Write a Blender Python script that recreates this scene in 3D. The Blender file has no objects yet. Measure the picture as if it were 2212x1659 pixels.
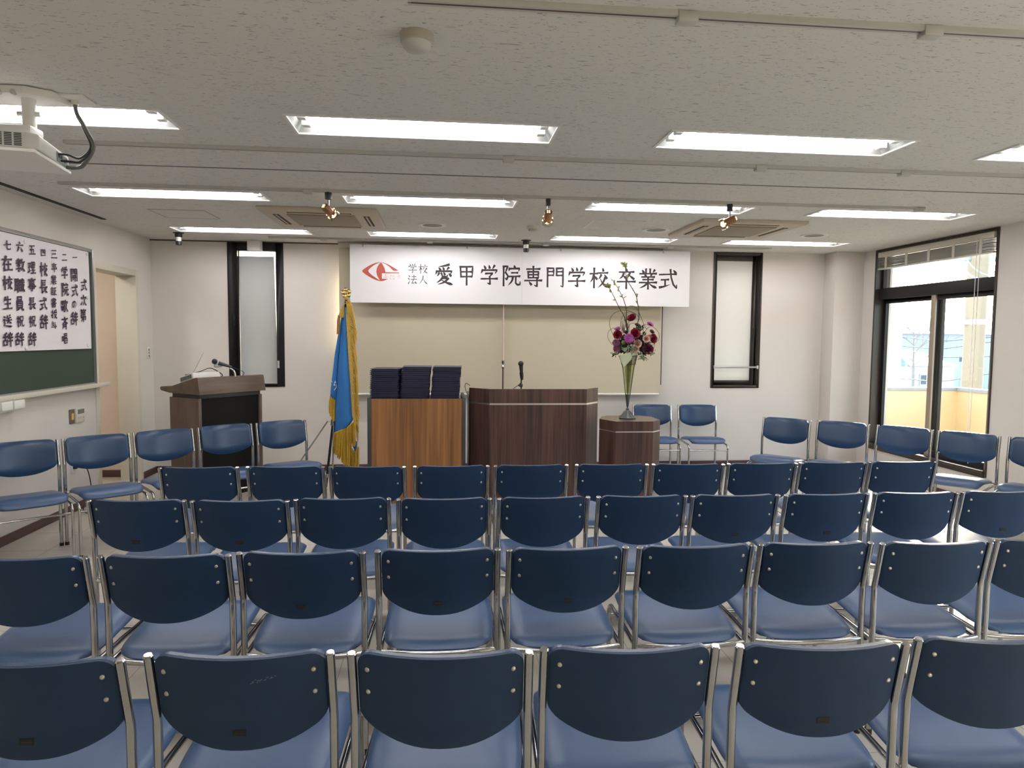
import bpy, bmesh, math, random
from math import radians as R, sin, cos, pi, sqrt, atan2
from mathutils import Vector, Matrix
random.seed(7)
S = bpy.context.scene
C = S.collection

# ------------------------------------------------------------------ camera
# metres; floor z=0, ceiling z=2.5; x to the window wall, y to the stage wall
FPX, PITCH, YAW, ROLL = 1479.7, 0.06852561, 0.10330626, 0.00862842
EYE = Vector((0, 0, 1.5))
_f = Vector((sin(YAW)*cos(PITCH), cos(YAW)*cos(PITCH), -sin(PITCH)))
_r0 = Vector((cos(YAW), -sin(YAW), 0)); _u0 = _r0.cross(_f)
_r = cos(ROLL)*_r0 + sin(ROLL)*_u0
_u = -sin(ROLL)*_r0 + cos(ROLL)*_u0
cam = bpy.data.objects.new('camera', bpy.data.cameras.new('camera')); C.objects.link(cam)
cam.matrix_world = Matrix(((_r.x, _u.x, -_f.x, 0), (_r.y, _u.y, -_f.y, 0), (_r.z, _u.z, -_f.z, 1.5), (0, 0, 0, 1)))
cam.data.sensor_width = 36; cam.data.lens = FPX/2212*36
cam.data.clip_start = 0.05; cam.data.clip_end = 300
S.camera = cam

# ------------------------------------------------------------------ world, sun, exposure
S.view_settings.view_transform = 'Standard'; S.view_settings.look = 'None'
S.view_settings.gamma = 1; S.view_settings.use_curve_mapping = False
S.view_settings.exposure = 1.2
TUBE = 13.8            # emission of the fluorescent tubes
SUN_DIR = Vector((-0.66, -0.73, -0.47)).normalized()
w = bpy.data.worlds.new('sky'); S.world = w; w.use_nodes = True
nt = w.node_tree; bg = nt.nodes['Background']
sky = nt.nodes.new('ShaderNodeTexSky'); sky.sky_type = 'NISHITA'; sky.sun_disc = False
sky.sun_elevation = R(26); sky.sun_rotation = R(42); sky.air_density = 1.0; sky.dust_density = 2.5; sky.ozone_density = 1.0
nt.links.new(sky.outputs[0], bg.inputs[0]); bg.inputs[1].default_value = 0.80
sl = bpy.data.lights.new('sun', 'SUN'); sl.energy = 13.0; sl.angle = R(0.7); sl.color = (1, .93, .82)
so = bpy.data.objects.new('sun', sl); C.objects.link(so)
so.rotation_euler = SUN_DIR.to_track_quat('-Z', 'Y').to_euler(); so.location = (12, 14, 9)

# ------------------------------------------------------------------ mesh helpers
class MB:
    def __init__(s): s.v = []; s.f = []
    def add(s, vs, fs):
        o = len(s.v); s.v += [tuple(p) for p in vs]; s.f += [tuple(i+o for i in q) for q in fs]; return s
    def box(s, x0, x1, y0, y1, z0, z1, M=None):
        vs = [Vector((x, y, z)) for z in (z0, z1) for y in (y0, y1) for x in (x0, x1)]
        if M: vs = [M @ p for p in vs]
        return s.add(vs, [(0, 2, 3, 1), (4, 5, 7, 6), (0, 1, 5, 4), (2, 6, 7, 3), (0, 4, 6, 2), (1, 3, 7, 5)])
    def tube(s, pts, r, n=10, closed=False, caps=True, flat=None):
        P = [Vector(p) for p in pts]; m = len(P); vs = []; fs = []
        rr = r if isinstance(r, (list, tuple)) else [r]*m
        N = None
        for i in range(m):
            if closed: t = (P[(i+1) % m]-P[i-1]).normalized()
            else: t = (P[min(i+1, m-1)]-P[max(i-1, 0)]).normalized()
            if N is None:
                a = Vector((0, 0, 1)) if abs(t.z) < .9 else Vector((0, 1, 0))
                N = t.cross(a).normalized()
            else:
                N = (N - t*N.dot(t)); N = N.normalized() if N.length > 1e-6 else t.orthogonal().normalized()
            B = t.cross(N)
            k = 1.0
            if 0 < i < m-1 or closed:
                a = (P[i]-P[i-1]).normalized(); b = (P[(i+1) % m]-P[i]).normalized()
                k = min(1.5, 1/max(.3, sqrt(max(0, (1+a.dot(b))/2))))
            for j in range(n):
                q = 2*pi*j/n
                vs.append(P[i] + rr[i]*(cos(q)*N + sin(q)*B)*(1 if flat is None else 1))
        for i in range(m if closed else m-1):
            for j in range(n):
                a = i*n+j; b = i*n+(j+1) % n; c = ((i+1) % m)*n+(j+1) % n; d = ((i+1) % m)*n+j
                fs.append((a, b, c, d))
        if caps and not closed:
            fs.append(tuple(range(n))[::-1]); fs.append(tuple((m-1)*n+j for j in range(n)))
        return s.add(vs, fs)
    def cyl(s, a, b, r, n=16, r2=None):
        return s.tube([a, b], [r, r if r2 is None else r2], n)
    def lathe(s, prof, M=None, n=24, close=True):
        vs = []; fs = []; m = len(prof)
        for (r, z) in prof:
            for j in range(n):
                q = 2*pi*j/n; p = Vector((r*cos(q), r*sin(q), z)); vs.append(M @ p if M else p)
        for i in range(m-1):
            for j in range(n):
                fs.append((i*n+j, i*n+(j+1) % n, (i+1)*n+(j+1) % n, (i+1)*n+j))
        if close:
            fs.append(tuple(range(n))[::-1]); fs.append(tuple((m-1)*n+j for j in range(n)))
        return s.add(vs, fs)
    def prism(s, poly, d0, d1, fn):
        n = len(poly); vs = [fn(a, b, d0) for a, b in poly] + [fn(a, b, d1) for a, b in poly]
        fs = [tuple(range(n))[::-1], tuple(range(n, 2*n))] + [(i, (i+1) % n, n+(i+1) % n, n+i) for i in range(n)]
        return s.add(vs, fs)
    def grid(s, fn, nu, nv, wrapu=False):
        vs = [fn(i/nu, j/nv) for j in range(nv+1) for i in range(nu if wrapu else nu+1)]
        k = nu if wrapu else nu+1; fs = []
        for j in range(nv):
            for i in range(nu):
                fs.append((j*k+i, j*k+(i+1) % k, (j+1)*k+(i+1) % k, (j+1)*k+i))
        return s.add(vs, fs)
    def ball(s, c, r, n=12, m=8, sc=(1, 1, 1)):
        c = Vector(c)
        return s.grid(lambda u, v: c+Vector((sc[0]*r*sin(pi*v)*cos(2*pi*u), sc[1]*r*sin(pi*v)*sin(2*pi*u), sc[2]*r*cos(pi*v))), n, m, True)
    def build(s, name, m, parent=None, bevel=0, seg=2, smooth=True, ang=38, weld=True, recalc=True):
        me = bpy.data.meshes.new(name); me.from_pydata(s.v, [], s.f)
        bm = bmesh.new(); bm.from_mesh(me)
        if weld: bmesh.ops.remove_doubles(bm, verts=bm.verts, dist=1e-5)
        if recalc: bmesh.ops.recalc_face_normals(bm, faces=bm.faces)
        if bevel:
            ed = [e for e in bm.edges if len(e.link_faces) == 2 and e.calc_face_angle() > R(30)]
            bmesh.ops.bevel(bm, geom=ed, offset=bevel, segments=seg, profile=.5, affect='EDGES', clamp_overlap=True)
        bm.to_mesh(me); bm.free()
        if smooth:
            me.polygons.foreach_set('use_smooth', [True]*len(me.polygons)); me.set_sharp_from_angle(angle=R(ang))
        me.materials.append(m)
        o = bpy.data.objects.new(name, me); C.objects.link(o)
        if parent: o.parent = parent
        return o

def tag(o, label, cat, group=None, kind=None):
    if label: o['label'] = label
    if cat: o['category'] = cat
    if group: o['group'] = group
    if kind: o['kind'] = kind
    return o
def thing(name, label, cat, loc=(0, 0, 0), rz=0, group=None):
    o = bpy.data.objects.new(name, None); C.objects.link(o); o.empty_display_size = .1
    o.location = loc; o.rotation_euler = (0, 0, rz)
    return tag(o, label, cat, group)
def struct(o): o['kind'] = 'structure'; return o
def sempty(name):
    o = bpy.data.objects.new(name, None); C.objects.link(o); o['kind'] = 'structure'; return o
def copy_tree(o, parent=None):
    c = o.copy(); C.objects.link(c); c.parent = parent
    for ch in KIDS.get(o.name, ()): copy_tree(ch, c)
    return c
KIDS = {}
def learn(root):
    KIDS.clear()
    for o in C.objects:
        if o.parent: KIDS.setdefault(o.parent.name, []).append(o)
def slab(mapf, u0, u1, v0, v1, holes, t):
    """a wall, floor or ceiling panel of thickness t with rectangular openings"""
    us = sorted({u0, u1, *[h[0] for h in holes], *[h[1] for h in holes]}); vs = sorted({v0, v1, *[h[2] for h in holes], *[h[3] for h in holes]})
    us = [u for u in us if u0 <= u <= u1]; vs = [v for v in vs if v0 <= v <= v1]
    def inh(i, j):
        if i < 0 or j < 0 or i >= len(us)-1 or j >= len(vs)-1: return True
        a = (us[i]+us[i+1])/2; b = (vs[j]+vs[j+1])/2
        return any(h[0] < a < h[1] and h[2] < b < h[3] for h in holes)
    m = MB()
    for i in range(len(us)-1):
        for j in range(len(vs)-1):
            if inh(i, j): continue
            a, b, c, d = us[i], us[i+1], vs[j], vs[j+1]
            for dd in (0, t): m.add([mapf(a, c, dd), mapf(b, c, dd), mapf(b, d, dd), mapf(a, d, dd)], [(0, 1, 2, 3)])
            for (di, dj, p, q) in ((-1, 0, (a, c), (a, d)), (1, 0, (b, c), (b, d)), (0, -1, (a, c), (b, c)), (0, 1, (a, d), (b, d))):
                if inh(i+di, j+dj): m.add([mapf(*p, 0), mapf(*q, 0), mapf(*q, t), mapf(*p, t)], [(0, 1, 2, 3)])
    return m
def at(px, py, y):
    """the point of the vertical plane at distance y that the photograph shows at px, py"""
    d = _r*((px-1106)/FPX) + _u*(-(py-829.5)/FPX) + _f
    return EYE + d*(y/d.y)
def arc(c, r, a0, a1, n, ax=(0, 1)):
    return [(c[0]+r*cos(a0+(a1-a0)*i/n), c[1]+r*sin(a0+(a1-a0)*i/n)) for i in range(n+1)]
def smooth_path(pts, k=6):
    P = [Vector(p) for p in pts]; out = []
    for i in range(len(P)-1):
        a = P[max(i-1, 0)]; b = P[i]; c = P[i+1]; d = P[min(i+2, len(P)-1)]
        for j in range(k):
            t = j/k
            out.append(.5*((2*b)+(c-a)*t+(2*a-5*b+4*c-d)*t*t+(3*b-a-3*c+d)*t**3))
    out.append(P[-1]); return out

# ------------------------------------------------------------------ materials
def mat(name, col, rough=.5, metal=0, spec=.5, bump=0, bscale=200, var=0, vscale=3, coat=0, emit=None, estr=0):
    m = bpy.data.materials.new(name); m.use_nodes = True; n = m.node_tree; L = n.links
    b = n.nodes['Principled BSDF']
    b.inputs['Base Color'].default_value = (*col, 1); b.inputs['Roughness'].default_value = rough
    b.inputs['Metallic'].default_value = metal; b.inputs['Specular IOR Level'].default_value = spec
    if coat: b.inputs['Coat Weight'].default_value = coat; b.inputs['Coat Roughness'].default_value = .15
    if emit: b.inputs['Emission Color'].default_value = (*emit, 1); b.inputs['Emission Strength'].default_value = estr
    tc = n.nodes.new('ShaderNodeTexCoord')
    if var:
        no = n.nodes.new('ShaderNodeTexNoise'); no.inputs['Scale'].default_value = vscale; no.inputs['Detail'].default_value = 4
        L.new(tc.outputs['Object'], no.inputs['Vector'])
        mx = n.nodes.new('ShaderNodeMix'); mx.data_type = 'RGBA'
        mx.inputs[6].default_value = tuple(c*(1-var) for c in col)+(1,); mx.inputs[7].default_value = tuple(min(1, c*(1+var)) for c in col)+(1,)
        L.new(no.outputs['Fac'], mx.inputs[0]); L.new(mx.outputs[2], b.inputs['Base Color'])
    if bump:
        nb = n.nodes.new('ShaderNodeTexNoise'); nb.inputs['Scale'].default_value = bscale; nb.inputs['Detail'].default_value = 3
        L.new(tc.outputs['Object'], nb.inputs['Vector'])
        bp = n.nodes.new('ShaderNodeBump'); bp.inputs['Strength'].default_value = bump; bp.inputs['Distance'].default_value = .002
        L.new(nb.outputs['Fac'], bp.inputs['Height']); L.new(bp.outputs[0], b.inputs['Normal'])
    return m
def wood(name, dark, light, rough=.35, sx=38, sz=1.3, axis='z'):
    m = bpy.data.materials.new(name); m.use_nodes = True; n = m.node_tree; L = n.links; b = n.nodes['Principled BSDF']
    tc = n.nodes.new('ShaderNodeTexCoord'); mp = n.nodes.new('ShaderNodeMapping')
    mp.inputs['Scale'].default_value = {'z': (sx, sx, sz), 'x': (sz, sx, sx)}[axis]
    L.new(tc.outputs['Object'], mp.inputs['Vector'])
    a = n.nodes.new('ShaderNodeTexNoise'); a.inputs['Scale'].default_value = 1; a.inputs['Detail'].default_value = 6; a.inputs['Distortion'].default_value = .5
    c = n.nodes.new('ShaderNodeTexNoise'); c.inputs['Scale'].default_value = .22; c.inputs['Detail'].default_value = 2
    L.new(mp.outputs[0], a.inputs['Vector']); L.new(mp.outputs[0], c.inputs['Vector'])
    ad = n.nodes.new('ShaderNodeMath'); ad.operation = 'MULTIPLY_ADD'; ad.inputs[1].default_value = .55
    ml = n.nodes.new('ShaderNodeMath'); ml.operation = 'MULTIPLY'; ml.inputs[1].default_value = .45
    L.new(c.outputs['Fac'], ml.inputs[0]); L.new(a.outputs['Fac'], ad.inputs[0]); L.new(ml.outputs[0], ad.inputs[2])
    cr = n.nodes.new('ShaderNodeValToRGB'); cr.color_ramp.elements[0].position = .36; cr.color_ramp.elements[1].position = .66
    cr.color_ramp.elements[0].color = (*dark, 1); cr.color_ramp.elements[1].color = (*light, 1)
    L.new(ad.outputs[0], cr.inputs[0]); L.new(cr.outputs[0], b.inputs['Base Color'])
    b.inputs['Roughness'].default_value = rough
    return m
def ceiling_mat():
    m = bpy.data.materials.new('fissured_ceiling_board'); m.use_nodes = True; n = m.node_tree; L = n.links; b = n.nodes['Principled BSDF']
    tc = n.nodes.new('ShaderNodeTexCoord')
    def dashes(scale, lo, hi):
        mp = n.nodes.new('ShaderNodeMapping'); mp.inputs['Scale'].default_value = scale; mp.inputs['Rotation'].default_value = (0, 0, .12)
        L.new(tc.outputs['Object'], mp.inputs['Vector'])
        a = n.nodes.new('ShaderNodeTexNoise'); a.inputs['Scale'].default_value = 1; a.inputs['Detail'].default_value = 2; a.inputs['Distortion'].default_value = .6
        L.new(mp.outputs[0], a.inputs['Vector'])
        cr = n.nodes.new('ShaderNodeValToRGB'); cr.color_ramp.elements[0].position = lo; cr.color_ramp.elements[1].position = hi
        L.new(a.outputs['Fac'], cr.inputs[0]); return cr.outputs[0]
    d1 = dashes((24, 130, 1), .66, .69); d2 = dashes((46, 190, 1), .665, .70)
    mx = n.nodes.new('ShaderNodeMath'); mx.operation = 'MAXIMUM'; L.new(d1, mx.inputs[0]); L.new(d2, mx.inputs[1])
    c = n.nodes.new('ShaderNodeMix'); c.data_type = 'RGBA'; c.inputs[6].default_value = (.66, .65, .612, 1); c.inputs[7].default_value = (.33, .325, .31, 1)
    L.new(mx.outputs[0], c.inputs[0]); L.new(c.outputs[2], b.inputs['Base Color'])
    b.inputs['Roughness'].default_value = .9; b.inputs['Specular IOR Level'].default_value = .15
    bp = n.nodes.new('ShaderNodeBump'); bp.invert = True; bp.inputs['Strength'].default_value = .5; bp.inputs['Distance'].default_value = .004
    L.new(mx.outputs[0], bp.inputs['Height']); L.new(bp.outputs[0], b.inputs['Normal'])
    return m
def floor_mat():
    m = bpy.data.materials.new('beige_vinyl_tile'); m.use_nodes = True; n = m.node_tree; L = n.links; b = n.nodes['Principled BSDF']
    tc = n.nodes.new('ShaderNodeTexCoord'); br = n.nodes.new('ShaderNodeTexBrick')
    br.offset = 0; br.inputs['Scale'].default_value = 1; br.inputs['Brick Width'].default_value = .45; br.inputs['Row Height'].default_value = .45
    br.inputs['Mortar Size'].default_value = .0022; br.inputs['Mortar Smooth'].default_value = .2
    br.inputs['Color1'].default_value = (.62, .575, .50, 1); br.inputs['Color2'].default_value = (.59, .55, .48, 1); br.inputs['Mortar'].default_value = (.38, .35, .30, 1)
    L.new(tc.outputs['Object'], br.inputs['Vector'])
    no = n.nodes.new('ShaderNodeTexNoise'); no.inputs['Scale'].default_value = 14; no.inputs['Detail'].default_value = 5; L.new(tc.outputs['Object'], no.inputs['Vector'])
    mx = n.nodes.new('ShaderNodeMix'); mx.data_type = 'RGBA'; mx.blend_type = 'MULTIPLY'; mx.inputs[0].default_value = .18
    L.new(br.outputs['Color'], mx.inputs[6]); L.new(no.outputs['Color'], mx.inputs[7]); L.new(mx.outputs[2], b.inputs['Base Color'])
    b.inputs['Roughness'].default_value = .22
    return m
def glass_mat(name, tint=(.93, .96, .95)):
    m = bpy.data.materials.new(name); m.use_nodes = True; n = m.node_tree; L = n.links; n.nodes.remove(n.nodes['Principled BSDF'])
    t = n.nodes.new('ShaderNodeBsdfTransparent'); t.inputs[0].default_value = (*tint, 1)
    g = n.nodes.new('ShaderNodeBsdfGlossy'); g.inputs['Roughness'].default_value = .02
    f = n.nodes.new('ShaderNodeLayerWeight'); f.inputs[0].default_value = .5
    pw = n.nodes.new('ShaderNodeMath'); pw.operation = 'POWER'; pw.inputs[1].default_value = 5; L.new(f.outputs['Facing'], pw.inputs[0])
    ma = n.nodes.new('ShaderNodeMath'); ma.operation = 'MULTIPLY_ADD'; ma.inputs[1].default_value = .95; ma.inputs[2].default_value = .035; L.new(pw.outputs[0], ma.inputs[0])
    x = n.nodes.new('ShaderNodeMixShader'); L.new(ma.outputs[0], x.inputs[0]); L.new(t.outputs[0], x.inputs[1]); L.new(g.outputs[0], x.inputs[2])
    L.new(x.outputs[0], n.nodes['Material Output'].inputs[0]); return m
def sheet_mat(name, col, trans):
    m = bpy.data.materials.new(name); m.use_nodes = True; n = m.node_tree; L = n.links; n.nodes.remove(n.nodes['Principled BSDF'])
    d = n.nodes.new('ShaderNodeBsdfDiffuse'); d.inputs[0].default_value = (*col, 1)
    t = n.nodes.new('ShaderNodeBsdfTranslucent'); t.inputs[0].default_value = (*col, 1)
    x = n.nodes.new('ShaderNodeMixShader'); x.inputs[0].default_value = trans
    L.new(d.outputs[0], x.inputs[1]); L.new(t.outputs[0], x.inputs[2]); L.new(x.outputs[0], n.nodes['Material Output'].inputs[0]); return m
def emis(name, col, s):
    m = bpy.data.materials.new(name); m.use_nodes = True; n = m.node_tree; n.nodes.remove(n.nodes['Principled BSDF'])
    e = n.nodes.new('ShaderNodeEmission'); e.inputs[0].default_value = (*col, 1); e.inputs[1].default_value = s
    n.links.new(e.outputs[0], n.nodes['Material Output'].inputs[0]); return m

M_wall = mat('wallpaper', (.66, .62, .58), .85, spec=.2, bump=.25, bscale=260, var=.03, vscale=2)
M_ceil = ceiling_mat(); M_floor = floor_mat()
M_base = mat('maroon_vinyl_skirting', (.085, .04, .04), .5)
M_frame = mat('black_aluminium', (.012, .0115, .0115), .5, spec=.3, bump=.05)
M_frame2 = mat('bronze_aluminium', (.045, .035, .03), .4, bump=.05)
M_glass = glass_mat('clear_glass'); M_frost = sheet_mat('frosted_glass', (.70, .70, .67), .12)
M_blind = sheet_mat('grey_roller_fabric', (.52, .53, .52), .08)
M_screen = mat('cream_screen_fabric', (.53, .475, .365), .9, spec=.1, bump=.08, bscale=400)
M_banner = mat('white_banner_board', (.80, .79, .80), .45, spec=.4, var=.01)
M_ink = mat('dark_brown_print', (.035, .022, .024), .6, var=.2)
M_ink2 = mat('purple_black_ink', (.03, .012, .035), .6, var=.3, vscale=30)
M_red = mat('red_emblem_print', (.52, .10, .075), .6, var=.05)
M_pink = mat('pink_outline_print', (.72, .42, .40), .6, var=.05)
M_white = mat('white_painted_metal', (.72, .71, .68), .45, var=.02)
M_offw = mat('offwhite_plastic', (.47, .465, .43), .5, var=.02)
M_trof = mat('white_reflector', (.42, .43, .42), .5, var=.02)
M_tube = emis('fluorescent_tube', (1, .965, .97), TUBE)
M_vinyl = mat('blue_vinyl', (.021, .055, .122), .25, spec=.45, bump=.12, bscale=500, var=.08, vscale=4)
M_seat = mat('lit_worn_seat_vinyl', (.040, .083, .180), .36, spec=.6, bump=.12, bscale=500, var=.15, vscale=6)  # same blue vinyl, paler and greyer: wear plus overhead light put into the colour
M_shell = mat('blue_back_shell', (.018, .042, .095), .5, spec=.22, bump=.15, bscale=700, var=.08, vscale=5)  # same blue again, darker so the colour carries the shade on the backs
M_chrome = mat('chrome', (.46, .455, .45), .11, 1, var=.06, vscale=40)
M_rivet = mat('nickel_rivet', (.55, .52, .46), .3, 1, var=.05)
M_rub = mat('black_rubber', (.012, .012, .012), .7, bump=.1)
M_black = mat('black_plastic', (.014, .014, .015), .45, bump=.08)
M_dgrey = mat('dark_grey_laminate', (.035, .037, .04), .45, bump=.08)
M_panel = mat('black_lectern_panel', (.007, .0065, .006), .6, spec=.2, bump=.1)
M_lect = wood('brown_lectern_wood', (.085, .055, .040), (.15, .10, .075), .42, 26, 2.2)
M_lecx = wood('brown_lectern_top', (.10, .066, .046), (.165, .112, .080), .42, 26, 2.2, 'x')
M_teak = wood('teak_veneer', (.12, .050, .016), (.34, .155, .053), .4, 36, 1.0)
M_waln = wood('dark_walnut_laminate', (.030, .016, .014), (.118, .057, .046), .3, 60, 1.8)
M_steel = mat('steel_strip', (.62, .60, .58), .3, 1, var=.05)
M_navy = mat('navy_certificate_cover', (.012, .013, .045), .5, bump=.15, bscale=600, var=.1)
M_gold = mat('gold_thread', (.62, .39, .045), .5, bump=.3, bscale=500, var=.25, vscale=60)
M_goldm = mat('gilt_metal', (.75, .58, .25), .25, 1, var=.08)
M_flag = mat('blue_flag_cloth', (.045, .20, .52), .75, spec=.2, bump=.15, bscale=700, var=.06)
M_flagw = mat('white_embroidery', (.8, .82, .8), .7, bump=.1)
M_pew = mat('pewter', (.12, .12, .115), .45, .8, bump=.2, bscale=120, var=.15)
M_vgl = glass_mat('vase_glass', (.80, .83, .68))
M_green = mat('board_green', (.040, .062, .045), .6, spec=.3, var=.12, vscale=2)
M_alu = mat('aluminium', (.50, .51, .52), .35, .8, var=.03)
M_paper = mat('white_paper', (.74, .71, .74), .8, spec=.2, var=.015)
M_cream = mat('cream_enamel', (.60, .57, .48), .5, var=.02)
M_beige = mat('corridor_wallpaper', (.66, .56, .47), .85, spec=.2, bump=.2, bscale=260, var=.05)
M_acb = mat('beige_plastic', (.47, .40, .30), .5, var=.03)
M_acg = mat('brown_grille', (.27, .22, .155), .6, bump=.3, bscale=300, var=.04)
M_dark = mat('dark_opening', (.01, .01, .01), .7, bump=.1)
M_amber = mat('copper_lamp_body', (.33, .19, .10), .32, .7, var=.1)
M_lampglow = emis('lamp_filament', (1, .55, .25), 4)
M_yel = mat('yellow_balcony_render', (.74, .60, .36), .9, spec=.1, bump=.4, bscale=120, var=.06)
M_cop = mat('grey_coping', (.35, .36, .38), .8, var=.08)
M_polec = mat('beige_pole_concrete', (.34, .26, .17), .9, bump=.2, bscale=40, var=.06)
M_conc = mat('pale_concrete', (.62, .54, .43), .9, bump=.2, bscale=40, var=.06)
M_brass = mat('yellow_switch', (.62, .45, .12), .5, var=.05)
M_brown = mat('brown_plate', (.16, .11, .085), .5, var=.05)
M_lcd = mat('grey_display', (.15, .17, .15), .4, var=.05)

# ------------------------------------------------------------------ the room
XL, XR, YF, YB, H = -3.07, 4.82, 7.70, -1.8, 2.5
LX = [-2.522+1.8165*k for k in range(4)]; LL, LW = 1.2554, .284
LY = [3.279, 5.058, 6.747]; LYB = [1.49]
holes = [(x, x+LL, y, y+LW) for y in LY+LYB for x in LX]
o = slab(lambda u, v, d: (u, v, H+d), XL-.2, XR+.2, YB-.2, YF+.2, holes, .12)
o.box(XL-.2, XR+.2, YB-.2, YF+.2, H+.125, H+.25)
struct(o.build('ceiling', M_ceil, smooth=False))
struct(MB().box(XL-1.8, XR+.2, YB-.2, YF+.2, -.15, 0).build('floor', M_floor, smooth=False))
W1 = (-2.285, -1.700, .936, 2.496); W2 = (3.125, 3.715, .926, 2.498); W5 = (-.97, -.40, 1.40, 2.35)
W3 = (5.55, 7.25, .285, 2.49); W4 = (.1, 2.5, .285, 2.49); DR = (6.47, 7.33, 0, 2.11)
struct(slab(lambda u, v, d: (u, YF+d, v), XL-.2, XR+.2, 0, H, [W1, W2, W5], .2).build('wall_front', M_wall, smooth=False))
struct(slab(lambda u, v, d: (XL-d, u, v), YB-.2, YF, 0, H, [DR], .18).build('wall_left', M_wall, smooth=False))
struct(slab(lambda u, v, d: (XR+d, u, v), YB-.2, YF, 0, H, [W3, W4], .2).build('wall_right', M_wall, smooth=False))
struct(MB().box(XL, XR, YB-.2, YB, 0, H).build('wall_back', M_wall, smooth=False))
struct(MB().box(4.47, XR, 7.465, YF, 0, H).build('wall_pillar', M_wall, bevel=.004))
# skirting
struct(MB().box(XL, XL+.012, YB, 6.44, 0, .07).box(XL, XL+.012, 7.36, YF, 0, .07).build('baseboard_left', M_base, bevel=.003))
struct(MB().box(XL+.012, 4.47, YF-.012, YF, 0, .07).box(4.458, 4.47, 7.453, YF-.012, 0, .07).box(4.47, XR-.012, 7.453, 7.465, 0, .07).build('baseboard_front', M_base, bevel=.003))
struct(MB().box(XR-.012, XR, YB, 7.453, 0, .07).build('baseboard_right', M_base, bevel=.003))
# doorway and the corridor behind it
dr = sempty('door_1')
MB().box(XL-.19, XL+.012, 6.44, 6.50, 0, 2.14).build('jamb', M_cream, dr, bevel=.004)
MB().box(XL-.19, XL+.012, 7.30, 7.36, 0, 2.14).build('jamb', M_cream, dr, bevel=.004)
MB().box(XL-.19, XL+.012, 6.50, 7.30, 2.08, 2.14).build('lintel', M_cream, dr, bevel=.004)
CX = -4.7
struct(MB().box(CX, XL-.18, 7.49, 7.6, 0, H).build('wall_corridor_end', M_beige, smooth=False))
struct(MB().box(CX-.1, CX, 4.0, 7.6, 0, H).box(CX, XL-.18, 3.9, 4.0, 0, H).build('wall_corridor_side', M_beige, smooth=False))
struct(MB().box(CX-.1, XL-.2, 3.9, 7.6, H, H+.1).build('ceiling_corridor', M_ceil, smooth=False))
struct(MB().box(CX, XL-.18, 7.478, 7.49, 0, .075).build('baseboard_corridor', M_base, bevel=.003))
cl = thing('corridor_light', 'round ceiling lamp of the corridor beyond the open doorway', 'ceiling light', (-3.95, 6.3, 2.5))
MB().lathe([(.17, -.03), (.18, 0)]).build('base', M_white, cl)
MB().lathe([(.02, -.075), (.10, -.07), (.15, -.05), (.165, -.03)]).build('diffuser', emis('corridor_lamp', (1, .92, .82), 30), cl)
# ceiling joint line and the dark slot beside the chalkboard wall
struct(MB().box(XL, 4.8, 4.35, 4.362, H-.003, H+.001).build('trim_1', mat('grey_joint', (.16, .155, .15), .7, var=.1), smooth=False))
struct(MB().box(XL+.11, XL+.15, 1.0, 6.42, H-.006, H+.001).build('trim_2', M_dark, smooth=False))
struct(MB().box(XL, -1.1, YF-.012, YF, H-.012, H).build('trim_3', mat('dark_crack_strip', (.09, .06, .05), .8, var=.2), smooth=False))  # solid dark strip drawing the crack at the top of the wall

def ring(m, x0, x1, z0, z1, wl, wr, wb, wt, fn):
    """a rectangular frame: fn(u, v) gives the box limits in the third axis"""
    for (a, b, c, d) in ((x0, x0+wl, z0, z1), (x1-wr, x1, z0, z1), (x0+wl, x1-wr, z0, z0+wb), (x0+wl, x1-wr, z1-wt, z1)): fn(m, a, b, c, d)
    return m
def fbox(y0, y1): return lambda m, a, b, c, d: m.box(a, b, y0, y1, c, d)
def sbox(x0, x1): return lambda m, a, b, c, d: m.box(x0, x1, a, b, c, d)
# front window by the chalkboard wall, with its grey roller blind
a = sempty('window_1')
ring(MB(), *W1, .105, .080, .032, .095, fbox(7.69, 7.735)).box(W1[0], W1[0]+.03, 7.735, 7.82, W1[2], W1[3]).box(W1[1]-.03, W1[1], 7.735, 7.82, W1[2], W1[3]).build('window_frame', M_frame, a, bevel=.003)
s1 = ring(MB(), W1[0]+.03, W1[1]-.03, W1[2]+.02, W1[3]-.03, .065, .065, .04, .06, fbox(7.775, 7.815)).build('sash', M_frame, a, bevel=.003)
MB().box(W1[0]+.09, W1[1]-.09, 7.79, 7.795, W1[2]+.05, W1[3]-.085).build('pane', M_glass, s1, smooth=False)
MB().box(W1[0]+.05, W1[0]+.075, 7.683, 7.691, 1.60, 1.72).tube([(W1[0]+.062, 7.685, 1.66), (W1[0]+.062, 7.665, 1.65), (W1[0]+.062, 7.665, 1.58)], .007, 8).build('window_latch', M_frame, a)
MB().box(W1[1]-.075, W1[1]-.055, 7.686, 7.691, 1.14, 1.22).build('sticker', M_offw, a)
rb = thing('roller_blind', 'grey roller blind pulled down inside the narrow black window beside the lectern', 'blind', (-1.98, 7.75, 2.36))
xa, xb, xt = -.198, .195, .170
MB().add([(xa, 0, -.012), (xt, 0, -.012), (xb, 0, -1.39), (xa, 0, -1.39), (xa, .002, -.012), (xt, .002, -.012), (xb, .002, -1.39), (xa, .002, -1.39)],
         [(0, 1, 2, 3), (7, 6, 5, 4), (0, 4, 5, 1), (1, 5, 6, 2), (2, 6, 7, 3), (3, 7, 4, 0)]).build('fabric', M_blind, rb, smooth=False)
MB().box(xa, xb, -.006, .008, -1.40, -1.385).build('bottom_bar', M_alu, rb, bevel=.002)
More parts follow.
